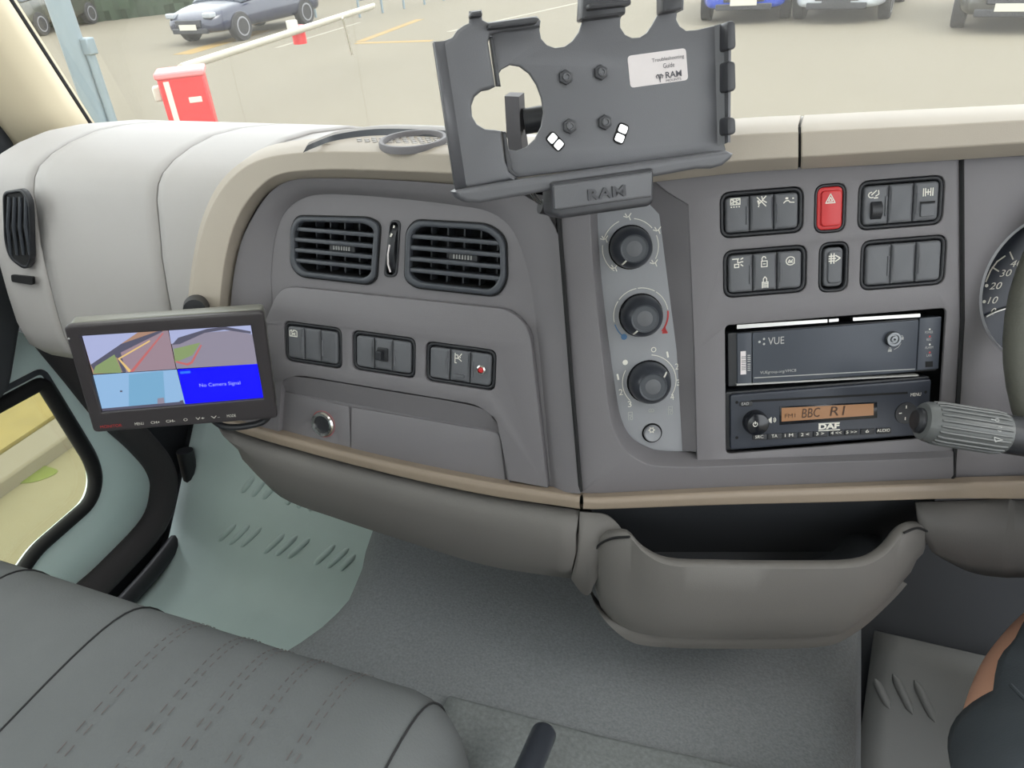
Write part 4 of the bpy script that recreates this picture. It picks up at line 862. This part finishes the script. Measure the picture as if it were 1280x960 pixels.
# bottom shelf and the block with the raised maker's name
shelf = [(568, 240), (574, 237), (640, 226), (909, 188), (918, 192), (914, 199), (904, 207), (890, 211), (872, 211), (818, 221), (690, 238), (600, 254), (584, 253), (574, 248)]
plate('bottom_shelf', FK.qs(shelf, .020), -.004, .020, CRADLE, TC, FK, bevel=.003, res=3)
blk = [(690, 228), (818, 210), (818, 252), (812, 258), (700, 274), (692, 268)]
plate('dock_block', rnd(FK.qs(blk, .026), .002), -.004, .026, CRADLED, TC, FK, bevel=.0035, res=3)
plate('dock_face', rnd(FK.qs([(692, 232), (816, 214), (815, 246), (694, 263)], .028), .002), .02, .028, CRADLE, TC, FK, bevel=.0015)
text(FK, 'RAM', (735, 251), (782, 244.5), 14, CRADLED, TC, .028, extrude=.0012, bold=.025)
plate('top_clip', rnd(FK.qs([(727, 25), (783, 18), (783, -14), (729, -8)], .010), .002), -.004, .010, CRADLED, TC, FK, bevel=.002)
plate('top_clip', rnd(FK.qs([(735, 12), (790, 6), (790, -2), (735, 4)], .016), .003), .004, .016, CRADLED, TC, FK, bevel=.002)
plate('top_clip', rnd(FK.qs([(829, 16), (854, 12), (855, -16), (829, -14)], .010), .002), -.004, .010, CRADLED, TC, FK, bevel=.002)
plate('top_lip', rnd(FK.qs([(610, 37), (672, 29), (676, 22), (668, 20), (610, 28)], .014), .002), 0, .014, CRADLED, TC, FK, bevel=.002)
plate('top_lip', rnd(FK.qs([(588, 22), (604, 20), (603, 12), (588, 14)], .014), .002), .004, .014, CRADLED, TC, FK, bevel=.002)
for i, (px, py) in enumerate(((706, 97), (750, 91), (711, 158), (755, 153))):
    c = FK.q(px, py); k = px_len(FK, px, py, 1)
    nb = plate('hex_nut', [(c[0] + 9 * k * cos(a * pi / 3 + .5), c[1] + 9 * k * sin(a * pi / 3 + .5)) for a in range(6)], 0, .0035, CRADLED, TC, FK, bevel=.0012)
    lathe('bolt_end', [(4.6 * k, .003), (4.6 * k, .0052), (3 * k, .0056), (2.6 * k, .0046), (.0001, .0046)], CRADLE, nb, FK, seg=20, cx=c[0], cy=c[1])
for px, py, an in ((694, 177, -50), (776, 167, 62)):
    c = V(FK.q(px, py)); k = px_len(FK, px, py, 1); a = radians(an); d = V((cos(a), sin(a))); s = V((-d.y, d.x))
    lp = [c + d * 12 * k * i_ + s * 7 * k * j_ for i_, j_ in ((-1, -1), (1, -1), (1, 1), (-1, 1))]
    rimo = plate('strap_slot', rnd([(p.x, p.y) for p in lp], 5 * k), 0, .0009, GAP, TC, FK)
    for e in (-1, 1):
        cc = c + d * 5.4 * k * e; lp = [cc + d * 4.4 * k * i_ + s * 5.4 * k * j_ for i_, j_ in ((-1, -1), (1, -1), (1, 1), (-1, 1))]
        plate('slot_light', rnd([(p.x, p.y) for p in lp], 2.5 * k), .0006, .0013, CHROME, rimo, FK)  # chrome plates stand in for daylight through the slots
stk = plate('sticker', rnd(FK.qs([(784, 70), (857, 60), (860, 100), (788, 110)]), .003), 0, .0004, PAPER, TC, FK)
text(FK, 'Troubleshooting', (815, 79.5), (855, 73.5), 6, INK, stk, .0004); text(FK, 'Guide', (829, 85.5), (843, 83.5), 6, INK, stk, .0004)
text(FK, 'RAM', (832, 98), (852, 95.2), 8, INK, stk, .0004, bold=.02); text(FK, 'MOUNTS', (832.5, 102.5), (851.5, 99.8), 3, INK, stk, .0004)
icon(FK, 824.5, 97.5, 8.5, [[(.1, .5), (.0, .75), (.2, .95), (.45, .85), (.75, .95), (1.0, .75), (.85, .45)], [(.3, .8), (.5, .3), (.55, .0)], [(.7, .8), (.55, .3)], [(.45, .7), (.55, .55)]], INK, stk, .0004, lw=.13, name='rams_head_logo')
# mount arm behind the cradle down to the dash top
MA = thing('mount_arm', FR.w(640, 196, .01) + V((0, .05, 0)), 'dark ball mount arm behind the tablet cradle, seen through its round hole', 'mount arm')
pa = FK.w(643, 118, -.05); pb = FK.w(650, 200, -.07)
tube('upright_bar', [pa, FK.w(645, 160, -.058), pb, depth(655, 225, .70)], [.0085, .0085, .0085, .0085], DASH, MA, seg=4, sharp=30)
tube('cross_arm', [FK.w(655, 152, -.05), FK.w(690, 146, -.045), FK.w(730, 140, -.03)], .010, BLACK, MA, seg=16)
lathe('ball_plate', [(.028, -.018), (.028, -.0045), (.0001, -.0045)], BLACK, MA, FK, seg=24)
tube('socket_ball', [FK.W(0, 0, -.04), FK.W(0, 0, -.015)], [.013, .010], BLACK, MA, seg=16)
lathe('foot_plate', [(.03, 0), (.03, .006), (.024, .010), (.01, .02), (.0001, .021)], BLACK, MA, Matrix.Translation(depth(655, 208, .72)), seg=24)
for k, (a, b) in enumerate(((662, 668), (667, 673))): tag(tube('steel_wire', [FK.w(a, 240, -.01), FK.w(b + 2, 252, -.012), FK.w(b + 12, 258, -.015)], .0008, CHROME, MA, seg=6))
tube('wire_grommet', [FK.w(675, 258, -.014), FK.w(694, 262, -.016)], .0055, BLACK, MA, seg=12)
# ------------------------------------------------------------------ oval tray with a cup ring on the dash top
zt = 1.118
FZ = Frame((-.40, .66, zt), (0, 0, 1), (1, 0, 0))
TR = thing('dash_tray', FZ, 'oval tray with a cup ring on the dash top, left of the cradle', 'tray')
def tz(px, py, z): return hit(px, py, (0, 0, z), V((0, 0, 1)))
rimp = [tz(*p, 1.1262) for p in ((386, 178), (400, 172), (425, 163.5), (470, 157.5), (520, 157.5), (570, 160), (625, 166))]
rs = spline(rimp, 5)
loft('back_rim', [[p + V((0, .10, -.05)) for p in rs], [p + V((0, .012, -.002)) for p in rs], rs, [p + V((0, -.004, -.002)) for p in rs]], ROLL_M, TR, sharp=60)
floor_r = [V((p.x, p.y - .012, 1.1198)) for p in rs]; fr2 = [V((p.x, min(p.y - .013, .622), 1.1198)) for p in rs]
loft('tray_wall', [[p + V((0, -.004, -.002)) for p in rs], floor_r], VENT, TR, sharp=60)
loft('tray_pad', [floor_r, fr2], BEIGE, TR, sharp=60)
bm = bmesh.new()
for i in range(26):
    for j in range(9):
        x = -.50 + i * .0085 + (j % 2) * .0042; y = .635 + j * .006
        lo = floor_r[0]
        if y < min((p.y for p in floor_r if abs(p.x - x) < .02), default=0) - .003:
            box_bm(bm, (x, y, 1.1202), (.0042, .003, .0012))
from_bm('tray_grip_pattern', bm, ROLL_M, TR)
ca = tz(475, 174, 1.1245); cb_ = tz(558, 172, 1.1245); cc = ca.lerp(cb_, .5); ru = (cb_ - ca).length / 2
lathe('cup_ring', [(ru, -.006), (ru, -.001), (ru * .97, .0005), (ru * .88, .0005), (ru * .86, -.001), (ru * .84, -.008)], DASH, TR, Matrix.Translation(cc), seg=48, cap=False)

# ------------------------------------------------------------------ bench seat
BS = thing('bench_seat', (-.66, .1, .24), 'grey fabric bench seat with stitched panels in the foreground', 'bench seat')
sprof = [(.30, .40), (.36, .47), (.392, .55), (.402, .61), (.398, .645), (.378, .675), (.345, .690), (.29, .694), (.20, .690), (.10, .684), (0, .676), (-.15, .664), (-.35, .652), (-.55, .645)]
XS0, XS1 = -1.09, -.232
def seat_pt(x, i, lift=0.0):
    y, z = sprof[i] if isinstance(i, int) else i
    e = max(0, (x - (XS1 - .07)) / .07); el_ = max(0, ((XS0 + .05) - x) / .05)
    d = (1 - math.sqrt(max(0, 1 - min(1, e) ** 2))) + (1 - math.sqrt(max(0, 1 - min(1, el_) ** 2)))
    sw_ = .0016 * abs(sin((x + .62) * pi / .085)) if -.60 < x < -.33 else 0
    return V((x, y - d * .055 * (1 if y > .2 else .3), z - d * .075 + lift + sw_ - .0016 + .0025 * sin(x * 9 + y * 7)))
sx = [XS0, XS0 + .004, XS0 + .015, XS0 + .04] + [lerp(XS0 + .05, XS1 - .07, k / 30) for k in range(31)] + [XS1 - .05, XS1 - .035, XS1 - .02, XS1 - .010, XS1 - .004, XS1 - .001, XS1]
ps = spline([V((0, y, z)) for y, z in sprof], 3); profs = [(p.y, p.z) for p in ps]
rows = [[seat_pt(x, p) for p in profs] for x in sx]
endr = [V((XS1, p.y - .004, p.z - .12)) for p in rows[-1]]
loft('cushion', rows + [endr], SEAT, BS, sharp=70)
def seam(name, x, r, m_, lo=3, hi=None, lift=.0006): return tube(name, [seat_pt(x, p, lift) + V((0, .0006, .0008 * 0)) for p in profs[lo:hi]], r, m_, BS, seg=6)
for px in ((180, 738), (28, 700), (541, 846)):
    x = hit(px[0], px[1], (0, 0, .69), V((0, 0, 1))).x; seam('seam', x, .0011, SEATD)
for px in ((248, 758), (305, 777), (352, 783), (402, 796), (455, 812)):
    x = hit(px[0], px[1], (0, 0, .69), V((0, 0, 1))).x
    bm = bmesh.new()
    for dx in (-.0045, .0045):
        pp = spline([seat_pt(x + dx, p, .0012) for p in profs[8:34]], 6)
        for k in range(0, len(pp) - 3, 4): tube_bm(bm, pp[k:k + 3], .00045, 4)
    from_bm('stitching', bm, STITCH, BS)
loft('seat_base', [[(-1.06, .30, .42), (-.30, .30, .42), (-.30, -.55, .42), (-1.06, -.55, .42)], [(-1.06, .26, .23), (-.56, .26, .23), (-.56, -.55, .23), (-1.06, -.55, .23)]], FIRE, BS, cyc=True, cap=True)
bk_ = [(-.42, .66), (-.40, .72), (-.42, .9), (-.47, 1.15), (-.52, 1.32), (-.57, 1.34), (-.60, 1.30), (-.56, .66)]
loft('backrest', [[(x, y, z) for y, z in bk_] for x in (XS0 + .01, -.9, -.5, XS1 - .02)], SEAT, BS, sharp=50, cyc=True, cap=True)

# ------------------------------------------------------------------ engine tunnel, mats, lever
GNZ = V((0, 0, 1)); TX0, TX1, TZ = -.525, .125, .55
EC = thing('engine_tunnel', (-.2, .3, .22), 'felt carpeted engine tunnel between the footwells', 'engine tunnel')
tpf = [(TX0 - .03, .20), (TX0 - .015, .40), (TX0, TZ - .05), (TX0 + .012, TZ - .022), (TX0 + .03, TZ - .006), (TX0 + .06, TZ), (-.35, TZ + .004), (-.2, TZ + .006), (-.05, TZ + .004), (TX1 - .05, TZ), (TX1 - .025, TZ - .005), (TX1 - .008, TZ - .02), (TX1, TZ - .05), (TX1 + .02, .40), (TX1 + .04, .20)]
tpf = [(p.x, p.y) for p in spline([V((a, b, 0)) for a, b in tpf], 3)]
edge_px = [(462, 655), (455, 690), (436, 732), (408, 763), (378, 786), (330, 815)]
edge_w = [hit(*p, (0, 0, TZ), GNZ) for p in edge_px]
def edge_x(y):
    e = sorted(edge_w, key=lambda p: p.y)
    if y <= e[0].y: return e[0].x
    for a, b in zip(e[:-1], e[1:]):
        if a.y <= y <= b.y: return lerp(a.x, b.x, (y - a.y) / (b.y - a.y))
    return e[-1].x
def tun(y):
    lift = .03 * max(0, (y - .55) / .4) ** 1.5; dx = edge_x(y) - (TX0 + .012)
    return [V((x + dx * max(0, min(1, (-.3 - x) / .2)), y, z + (lift if z > .45 else 0))) for x, z in tpf]
loft('carpet_cover', [tun(y) for y in (-.6, 0, .2, .3, .4, .45, .48, .51, .54, .57, .6, .63, .66, .7, .78, .88)], CARPET, EC, sharp=70)
RM = [hit(*p, (0, 0, TZ + .012), V((0, 0, 1))) for p in ((560, 872), (640, 893), (760, 925), (900, 956), (1010, 985))]
RM = spline(RM, 4)
rm_rows = [[p + V((0, .012, -.016)) for p in RM], [p + V((0, .004, -.002)) for p in RM], RM, [p + V((0, -.06, .002)) for p in RM], [V((p.x, p.y - .5, TZ + .012)) for p in RM]]
tm = loft('tunnel_mat', rm_rows, RIBMAT, None, sharp=60, thick=.004); tag(tm, 'ribbed grey mat lying on the engine tunnel at the bottom edge', 'mat')
lv0, lv1 = depth(681, 914, .74), depth(640, 1010, .66)
FLv = Frame(lv1, (lv0 - lv1), (1, 0, 0)); Ll = (lv0 - lv1).length
LV = thing('hand_lever', FLv, 'short black hand lever standing beside the bench seat', 'lever')
lathe('grip', [(.0125, 0), (.0125, Ll - .004), (.0118, Ll - .001), (.0108, Ll)], GLOSSB2, LV, FLv, seg=28)
lathe('end_button', [(.0105, Ll - .001), (.0100, Ll + .0012), (.0001, Ll + .0018)], VENT, LV, FLv, seg=28)
tube('lever_rod', [lv1, lv1 - FLv.n * .12], .008, BLACK, LV, seg=12)
# passenger footwell mat, running up the toe board, with raised ridges
FM_ = thing('footwell_mat', (-.8, .7, .22), 'grey green rubber mat with raised ridges in the passenger footwell', 'floor mat')
mprof = [(-.1, .224), (.45, .224), (.66, .226), (.72, .236), (.76, .262), (.80, .306), (.88, .402), (.96, .498), (1.04, .58)]
mp = [(p.x, p.y) for p in spline([V((a, b, 0)) for a, b in mprof], 4)]
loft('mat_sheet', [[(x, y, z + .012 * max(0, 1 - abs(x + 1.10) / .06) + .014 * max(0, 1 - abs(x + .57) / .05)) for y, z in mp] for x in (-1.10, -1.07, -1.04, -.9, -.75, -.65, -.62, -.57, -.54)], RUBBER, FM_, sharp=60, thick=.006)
toeN = V((0, -.096, .08)).normalized(); FTo = Frame((-.8, .80, .310), toeN, (1, 0, 0))
def ridge(fr, a, b, par, m_, r=.007):
    p, q = fr.w(*a, .001), fr.w(*b, .001); n = 6
    return tube('ridge', [p.lerp(q, k / n) for k in range(n + 1)], [r * .2] + [r * (.75 + .25 * sin(pi * k / n)) for k in range(1, n)] + [r * .2], m_, par, seg=8)
for (a, b) in [((302, 617), (320, 594)), ((315, 622), (334, 597)), ((328, 625), (349, 602)), ((358, 631), (368, 619)), ((372, 635), (379, 625)), ((386, 638), (391, 632)),
               ((272, 678), (297, 654)), ((286, 682), (314, 655)), ((300, 685), (329, 658)), ((329, 693), (358, 666)), ((344, 696), (374, 668)), ((359, 699), (390, 671)), ((392, 707), (421, 680)), ((408, 711), (438, 684)), ((424, 714), (446, 692))]:
    ridge(FTo, a, b, FM_, RUBBER)
# driver footwell
DM = thing('driver_mat', (.5, .7, .22), 'dark rubber mat with three oval ridges in the driver footwell', 'floor mat')
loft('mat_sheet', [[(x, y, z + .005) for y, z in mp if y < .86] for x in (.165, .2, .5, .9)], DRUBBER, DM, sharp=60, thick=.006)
for (a, b) in (((1093, 848), (1112, 886)), ((1116, 842), (1141, 893)), ((1143, 850), (1169, 903))): ridge(FTo.moved(.005), a, b, DM, DRUBBER, .0065)

# ------------------------------------------------------------------ the driver's leg
PE = thing('person', depth(1290, 960, .68) - V((0, 0, .1)), 'seated person in dark shorts, only one bare knee at the right edge', 'person')
lp_ = [(1368, 1130, .50, .080), (1343, 1030, .58, .078), (1324, 950, .66, .076), (1326, 890, .72, .072), (1334, 845, .77, .064), (1348, 812, .81, .054), (1362, 840, .85, .046), (1370, 930, .88, .050), (1374, 1010, .93, .046), (1376, 1080, .98, .036)]
ctr = spline([depth(a, b, c) for a, b, c, r in lp_], 4); rad_ = [p.x for p in spline([V((r, 0, 0)) for *_, r in lp_], 4)]
def limb_pt(i, th, add=0.0):
    t_ = (ctr[min(i + 1, len(ctr) - 1)] - ctr[max(i - 1, 0)]).normalized(); x = (-RT - t_ * (-RT).dot(t_)).normalized(); y = t_.cross(x)
    if y.dot(FW) > 0: y = -y
    return ctr[i] + x * ((rad_[i] + add) * cos(th)) + y * ((rad_[i] + add) * sin(th))
NT = 28
loft('leg', [[limb_pt(i, 2 * pi * k / NT) for k in range(NT)] for i in range(len(ctr))], SKIN, PE, sharp=80, cyc=True, cap=True)
bm = bmesh.new(); prev = None
for i in range(0, 23):                      # cloth wraps the thigh and leaves the inner side of the knee bare
    t0 = 8 if i <= 4 else (-55 if i <= 7 else lerp(50, 58, min(1, (i - 8) / 10)))
    row = []
    for k in range(49):
        a_k = lerp(-55, 300, k / 48); th = radians(max(a_k, t0)); fold = .0018 * sin(k * .6 + i * 1.3) + .002 * sin(i * .8)
        row.append((bm.verts.new(limb_pt(i, th, .007 + fold)), a_k < t0))
    if prev:
        for k in range(48):
            if (row[k][1] and row[k + 1][1]) or (prev[k][1] and prev[k + 1][1]): continue
            bm.faces.new((prev[k][0], prev[k + 1][0], row[k + 1][0], row[k][0]))
    prev = row
for v in [v for v in bm.verts if not v.link_faces]: bm.verts.remove(v)
sh = from_bm('shorts', bm, CLOTH, PE, sharp=70)
md = sh.modifiers.new('thickness', 'SOLIDIFY'); md.thickness = .004; md.offset = 1
sh['label'] = 'dark cloth shorts'
tube('pocket_seam', [limb_pt(i, radians(a), .0125) for i, a in ((6, 62), (5, 66), (4, 70), (3, 72), (1, 74))], .0016, CLOTH, sh, seg=6)

# ------------------------------------------------------------------ outside: the yard
GZ = -1.05
GN = V((0, 0, 1))
def gnd(px, py, z=GZ): return hit(px, py, (0, 0, z), GN)
struct(plate('ground', [(-90, -20), (60, -20), (60, 90), (-90, 90)], GZ - .05, GZ, ASPH, None, I4))
PAINTY = mat('yellow_road_paint', (132, 108, 58), .8, var=.2, vscale=3); PAINTW = mat('white_road_paint', (130, 126, 112), .8, var=.1, vscale=3)
def stripe(a, b, w, m_, label):
    p, q = gnd(*a), gnd(*b); d = (q - p).normalized(); s = V((-d.y, d.x, 0)) * w / 2
    o = pyd('road_marking', [p - s + GN * .004, q - s + GN * .004, q + s + GN * .004, p + s + GN * .004, p - s, q - s, q + s, p + s], [(0, 1, 2, 3), (0, 1, 5, 4), (1, 2, 6, 5), (2, 3, 7, 6), (3, 0, 4, 7)], m_)
    tag(o, label, 'road marking', 'painted lines in the yard')
stripe((445, 54), (540, 51), .22, PAINTY, 'yellow line painted across the yard, nearest the cradle'); stripe((450, 52), (525, 24), .22, PAINTY, 'yellow line running away from the nearest yellow line')
stripe((228, 68), (330, 38), .5, PAINTY, 'yellow line in front of the dark blue parked car'); stripe((560, 40), (730, 2), .15, PAINTW, 'white parking line running up behind the cradle')
stripe((345, 60), (450, 28), .12, PAINTW, 'thin white line under the barrier arm')
# kerb and verge seen through the kerb window
VERG = mat('dry_verge', (112, 100, 56), .95, bump=1.0, bscale=30, var=.3, vscale=5); PAVE = mat('pale_concrete', (104, 98, 74), .9, var=.12, vscale=4); MOSS = mat('moss', (84, 92, 36), .95, bump=.8, bscale=40, var=.35, vscale=6)
vx = gnd(60, 545).x
tag(box('grass_verge', (vx - 3.0, 2.0, GZ + .04), (6.0, 8.0, .10), VERG), 'dry yellow verge beyond the kerb outside the passenger door', 'verge')
tag(box('kerb_stone', (vx + .12, 2.0, GZ + .03), (.22, 8.0, .10), ASPH, bevel=.015), 'grey kerb stone edging the dry verge', 'kerb')
mossy = [gnd(-40, 600), gnd(40, 606), gnd(80, 590), gnd(40, 578), gnd(-40, 575)]
tag(plate('moss_patch', rnd([(p.x, p.y) for p in mossy], .1), GZ, GZ + .006, MOSS, None, I4), 'green moss patch on the ground below the kerb', 'moss')
tag(plate('concrete_apron', [(vx + .24, -2), (-2.2, -2), (-2.2, 6), (vx + .24, 6)], GZ, GZ + .003, PAVE, None, I4), 'pale concrete strip between the kerb and the truck', 'pavement')

# barrier: red cabinet with its white arm
RED = mat('barrier_red', (190, 24, 30), .4, var=.03); REDL = mat('barrier_cap', (226, 120, 120), .4, var=.03); WPAINT = mat('white_paint', (190, 186, 172), .5, var=.02)
bt_ = hit(226, 92, (0, 0, -.05), GN)
ang = math.atan2(bt_.y, bt_.x) - pi / 2
BG = thing('barrier', Matrix.Translation((bt_.x, bt_.y, GZ)) @ Matrix.Rotation(ang - .1, 4, 'Z'), 'red barrier cabinet with a long white arm across the yard', 'barrier')
MBG = MW[BG.name]
def bb(name, c, s, m_, bev=.02, par=None): return box(name, c, s, m_, par or BG, MBG, bevel=bev)
cabn = bb('cabinet', (0, 0, .5), (.50, .40, 1.0), RED); bb('cap', (0, 0, 1.02), (.54, .44, .07), REDL); bb('door_stripe', (-.16, -.203, .5), (.06, .012, .92), WPAINT, .003); bb('badge', (.10, -.205, .74), (.14, .012, .06), WPAINT, .003); bb('side_lamp', (-.30, 0, .82), (.09, .14, .16), WPAINT)
z_arm = -.12
arm = [hit(248, 78, (0, 0, z_arm), GN), hit(330, 47, (0, 0, z_arm), GN), hit(466, 8, (0, 0, z_arm), GN)]
ad = (arm[2] - arm[0]).normalized(); arm[0] -= ad * .4
o = tube('arm', [arm[0], arm[2]], .07, WPAINT, BG, seg=10, flat=.6)
pm = hit(372, 36, (0, 0, z_arm), GN); tube('red_marker', [pm - ad * .0 + GN * .05, pm - GN * .22], .11, RED, BG, seg=10); tube('white_marker', [pm + GN * .14 - ad * .15, pm + GN * .02 - ad * .15], .09, WPAINT, BG, seg=10)
tube('arm_leg', [hit(428, 22, (0, 0, z_arm), GN), gnd(440, 70) if False else hit(440, 68, (0, 0, -.9), GN)], .02, WPAINT, BG, seg=6)

GALV = mat('galvanised_steel', (120, 134, 140), .45, .3, var=.06)
LP = thing('lamp_post', Matrix.Translation(V((depth(130, 175, 6.2).x, depth(130, 175, 6.2).y, GZ))), 'pale blue grey steel post at the left, outside the windscreen', 'post')
p0_ = depth(133, 178, 6.2); 
tube('post', [(p0_.x, p0_.y, GZ), (p0_.x, p0_.y, 4.5)], .085, GALV, LP, seg=20)
q0 = p0_ + RT * .11
tube('conduit', [(q0.x, q0.y, GZ), (q0.x, q0.y, depth(108, 50, 6.2).z)], .035, GALV, LP, seg=12); box('junction_box', (q0.x, q0.y, depth(105, 50, 6.2).z), (.10, .08, .12), GALV, LP, bevel=.01)
cbx = depth(163, 160, 6.0)
tag(box('control_box', (cbx.x, cbx.y, lerp(GZ, cbx.z, .5)), (.26, .22, cbx.z - GZ + .06), WPAINT, None, bevel=.02), 'small white box beside the steel post', 'control box')

# ---- parked cars
TYRE = mat('tyre', (40, 40, 42), .8); CGLASS = mat('car_glass', (60, 70, 80), .1, var=.02); CHROMED = mat('car_trim_black', (40, 42, 48), .4); LAMP = mat('car_lamp', (150, 155, 160), .15, var=.02); RIMM = mat('wheel_rim', (120, 122, 126), .4); YPLATE = mat('yellow_plate', (224, 170, 50), .5, var=0)
def car(loc, heading, rgb, label, plate_m, suv=0.0, front=True, group='parked cars in the yard'):
    paint = mat('car_paint', rgb, .25, .0, var=.03, coat=.6)
    m_ = Matrix.Translation(V((loc[0], loc[1], GZ))) @ Matrix.Rotation(heading, 4, 'Z')      # nose along +X
    t = thing('parked_car', m_, label, 'car', group); h = suv
    st_ = [(-2.15, .35, .62 + h * .6, .72), (-2.10, .28, .80 + h, .80), (-1.9, .24, .92 + h, .86), (-1.0, .22, .94 + h, .89), (0, .22, .92 + h, .90), (1.0, .22, .88 + h, .89), (1.6, .22, .80 + h, .86), (1.95, .24, .70 + h * .8, .78), (2.12, .28, .60 + h * .7, .66), (2.17, .36, .52 + h * .4, .58)]
    rows = []
    for x, zb, zt_, w in st_:
        zm = lerp(zb, zt_, .55)
        rows.append([(x, -w * .9, zb), (x, -w, lerp(zb, zm, .4)), (x, -w, zm), (x, -w * .95, lerp(zm, zt_, .7)), (x, -w * .82, zt_), (x, 0, zt_ + .03), (x, w * .82, zt_), (x, w * .95, lerp(zm, zt_, .7)), (x, w, zm), (x, w, lerp(zb, zm, .4)), (x, w * .9, zb)])
    o = loft('body', rows, paint, t, m_, sharp=50, cyc=True, cap=True)
    sm = o.modifiers.new('smooth', 'SUBSURF'); sm.levels = 1; sm.render_levels = 2
    cab_ = [(-1.75, .90 + h, .78, .93 + h), (-1.1, .93 + h, .66, 1.42 + h), (.1, .93 + h, .64, 1.45 + h), (.55, .92 + h, .68, 1.30 + h), (1.05, .88 + h, .76, .90 + h)]
    rows = [[(x, -.80, zb - .05), (x, -w, zt_ - .05), (x, -w * .8, zt_), (x, w * .8, zt_), (x, w, zt_ - .05), (x, .80, zb - .05)] for x, zb, w, zt_ in cab_]
    loft('windows', rows, CGLASS, t, m_, sharp=40, cap=True)
    loft('roof', [[(x, y, z + .012) for y in (-.6, -.3, 0, .3, .6)] for x, z in ((-1.1, 1.42 + h), (-.5, 1.455 + h), (.1, 1.45 + h), (.45, 1.36 + h))], paint, t, m_, sharp=60, thick=.02)
    for wx in (-1.32, 1.30):
        for wy in (-1, 1):
            Fq = Matrix.Translation(V((wx, wy * .80, .32))) @ Matrix.Rotation(-wy * pi / 2, 4, 'X')
            wl = lathe('wheel', [(.0001, -.1), (.31, -.1), (.33, -.07), (.33, .09), (.31, .115), (.23, .12)], TYRE, t, m_ @ Fq, seg=28)
            lathe('rim', [(.23, .117), (.21, .125), (.08, .10), (.0001, .11)], RIMM, wl, m_ @ Fq, seg=20)
    for wy in (-1, 1):
        box('headlamp', (2.02, wy * .58, .66 + h * .7), (.22, .26, .12), LAMP, t, m_, bevel=.03)
        box('tail_lamp', (-2.10, wy * .62, .72 + h), (.12, .22, .16), REDP, t, m_, bevel=.02)
        box('mirror', (.72, wy * .98, .98 + h), (.12, .16, .12), paint, t, m_, bevel=.03)
    box('grille', (2.14, 0, .50 + h * .4), (.10, .80, .16), CHROMED, t, m_, bevel=.02); box('lower_intake', (2.13, 0, .33), (.10, 1.1, .12), CHROMED, t, m_, bevel=.02)
    box('number_plate', (2.205, 0, .42), (.02, .52, .12), plate_m, t, m_); box('number_plate', (-2.2, 0, .60 + h * .4), (.08, .52, .12), YPLATE, t, m_)
    return t
fw_ = gnd(225, 60)
car((fw_.x + .3, fw_.y + 2.4), radians(-92), (20, 28, 52), 'dark blue parked car with a white number plate behind the barrier', WPAINT)
g_ = gnd(38, 48); car((g_.x - 1.2, g_.y + 1.6), radians(105), (58, 60, 52), 'dark parked car with a yellow plate beyond the steel post', YPLATE, .12)
g_ = gnd(192, 15); car((g_.x - 1.0, g_.y + 5.0), radians(-85), (40, 150, 70), 'green parked car behind the dark blue car', WPAINT)
g_ = gnd(905, 30); car((g_.x + .3, g_.y + 2.0), radians(-88), (22, 60, 160), 'bright blue parked car cut by the top edge above the cradle', WPAINT, .0)
g_ = gnd(1062, 31); car((g_.x, g_.y + 2.2), radians(-98), (170, 176, 180), 'white parked car with a black grille at the top edge', CHROMED)
g_ = gnd(1240, 46); car((g_.x + .6, g_.y + 2.3), radians(-100), (52, 52, 48), 'dark grey parked car at the top right corner', WPAINT, .1)
# hedge and railing at the back
HEDGE = mat('hedge_green', (46, 60, 44), .95, bump=1.0, bscale=20, var=.35, vscale=4)
ha, hb = gnd(40, 36), gnd(420, -8); n = 60; rows = []
dirh = (hb - ha).normalized(); outw = V((dirh.y, -dirh.x, 0))
for i in range(-6, n + 7):
    p = ha.lerp(hb, i / n); rows.append([p + outw * (.35 * (1 if z < 1.6 else .4) * random.uniform(.6, 1.3)) + GN * (z * random.uniform(.94, 1.06)) for z in (0, .3, .7, 1.1, 1.5, 1.9, 2.2)] + [p - outw * .6 * random.uniform(.7, 1.2) + GN * 2.1, p - outw * .8])
tag(loft('hedge', rows, HEDGE, None, sharp=25), 'long dark green hedge behind the parked cars', 'hedge')
ra_, rb_ = gnd(450, 22), gnd(640, -16)
RL = thing('guard_rail', Matrix.Translation(ra_), 'white guard rail of thin posts and bars behind the barrier', 'railing')
dr = (rb_ - ra_)
for k in range(9): p = ra_ + dr * (k / 8); tube('post', [p, p + GN * 1.1], .035, GALV, RL, seg=8)
for z in (.45, 1.05): tube('rail', [ra_ + GN * z, rb_ + GN * z], .035, GALV, RL, seg=8)
sg = gnd(395, 22); sgt = thing('sign_board', Matrix.Translation(sg), 'pale blue grey board on a post behind the barrier arm', 'board')
tube('post', [sg, sg + GN * 1.2], .04, GALV, sgt, seg=8); box('board', sg + GN * 1.35, (1.9, .06, .55), GALV, sgt, rot=Matrix.Rotation(.4, 3, 'Z'))
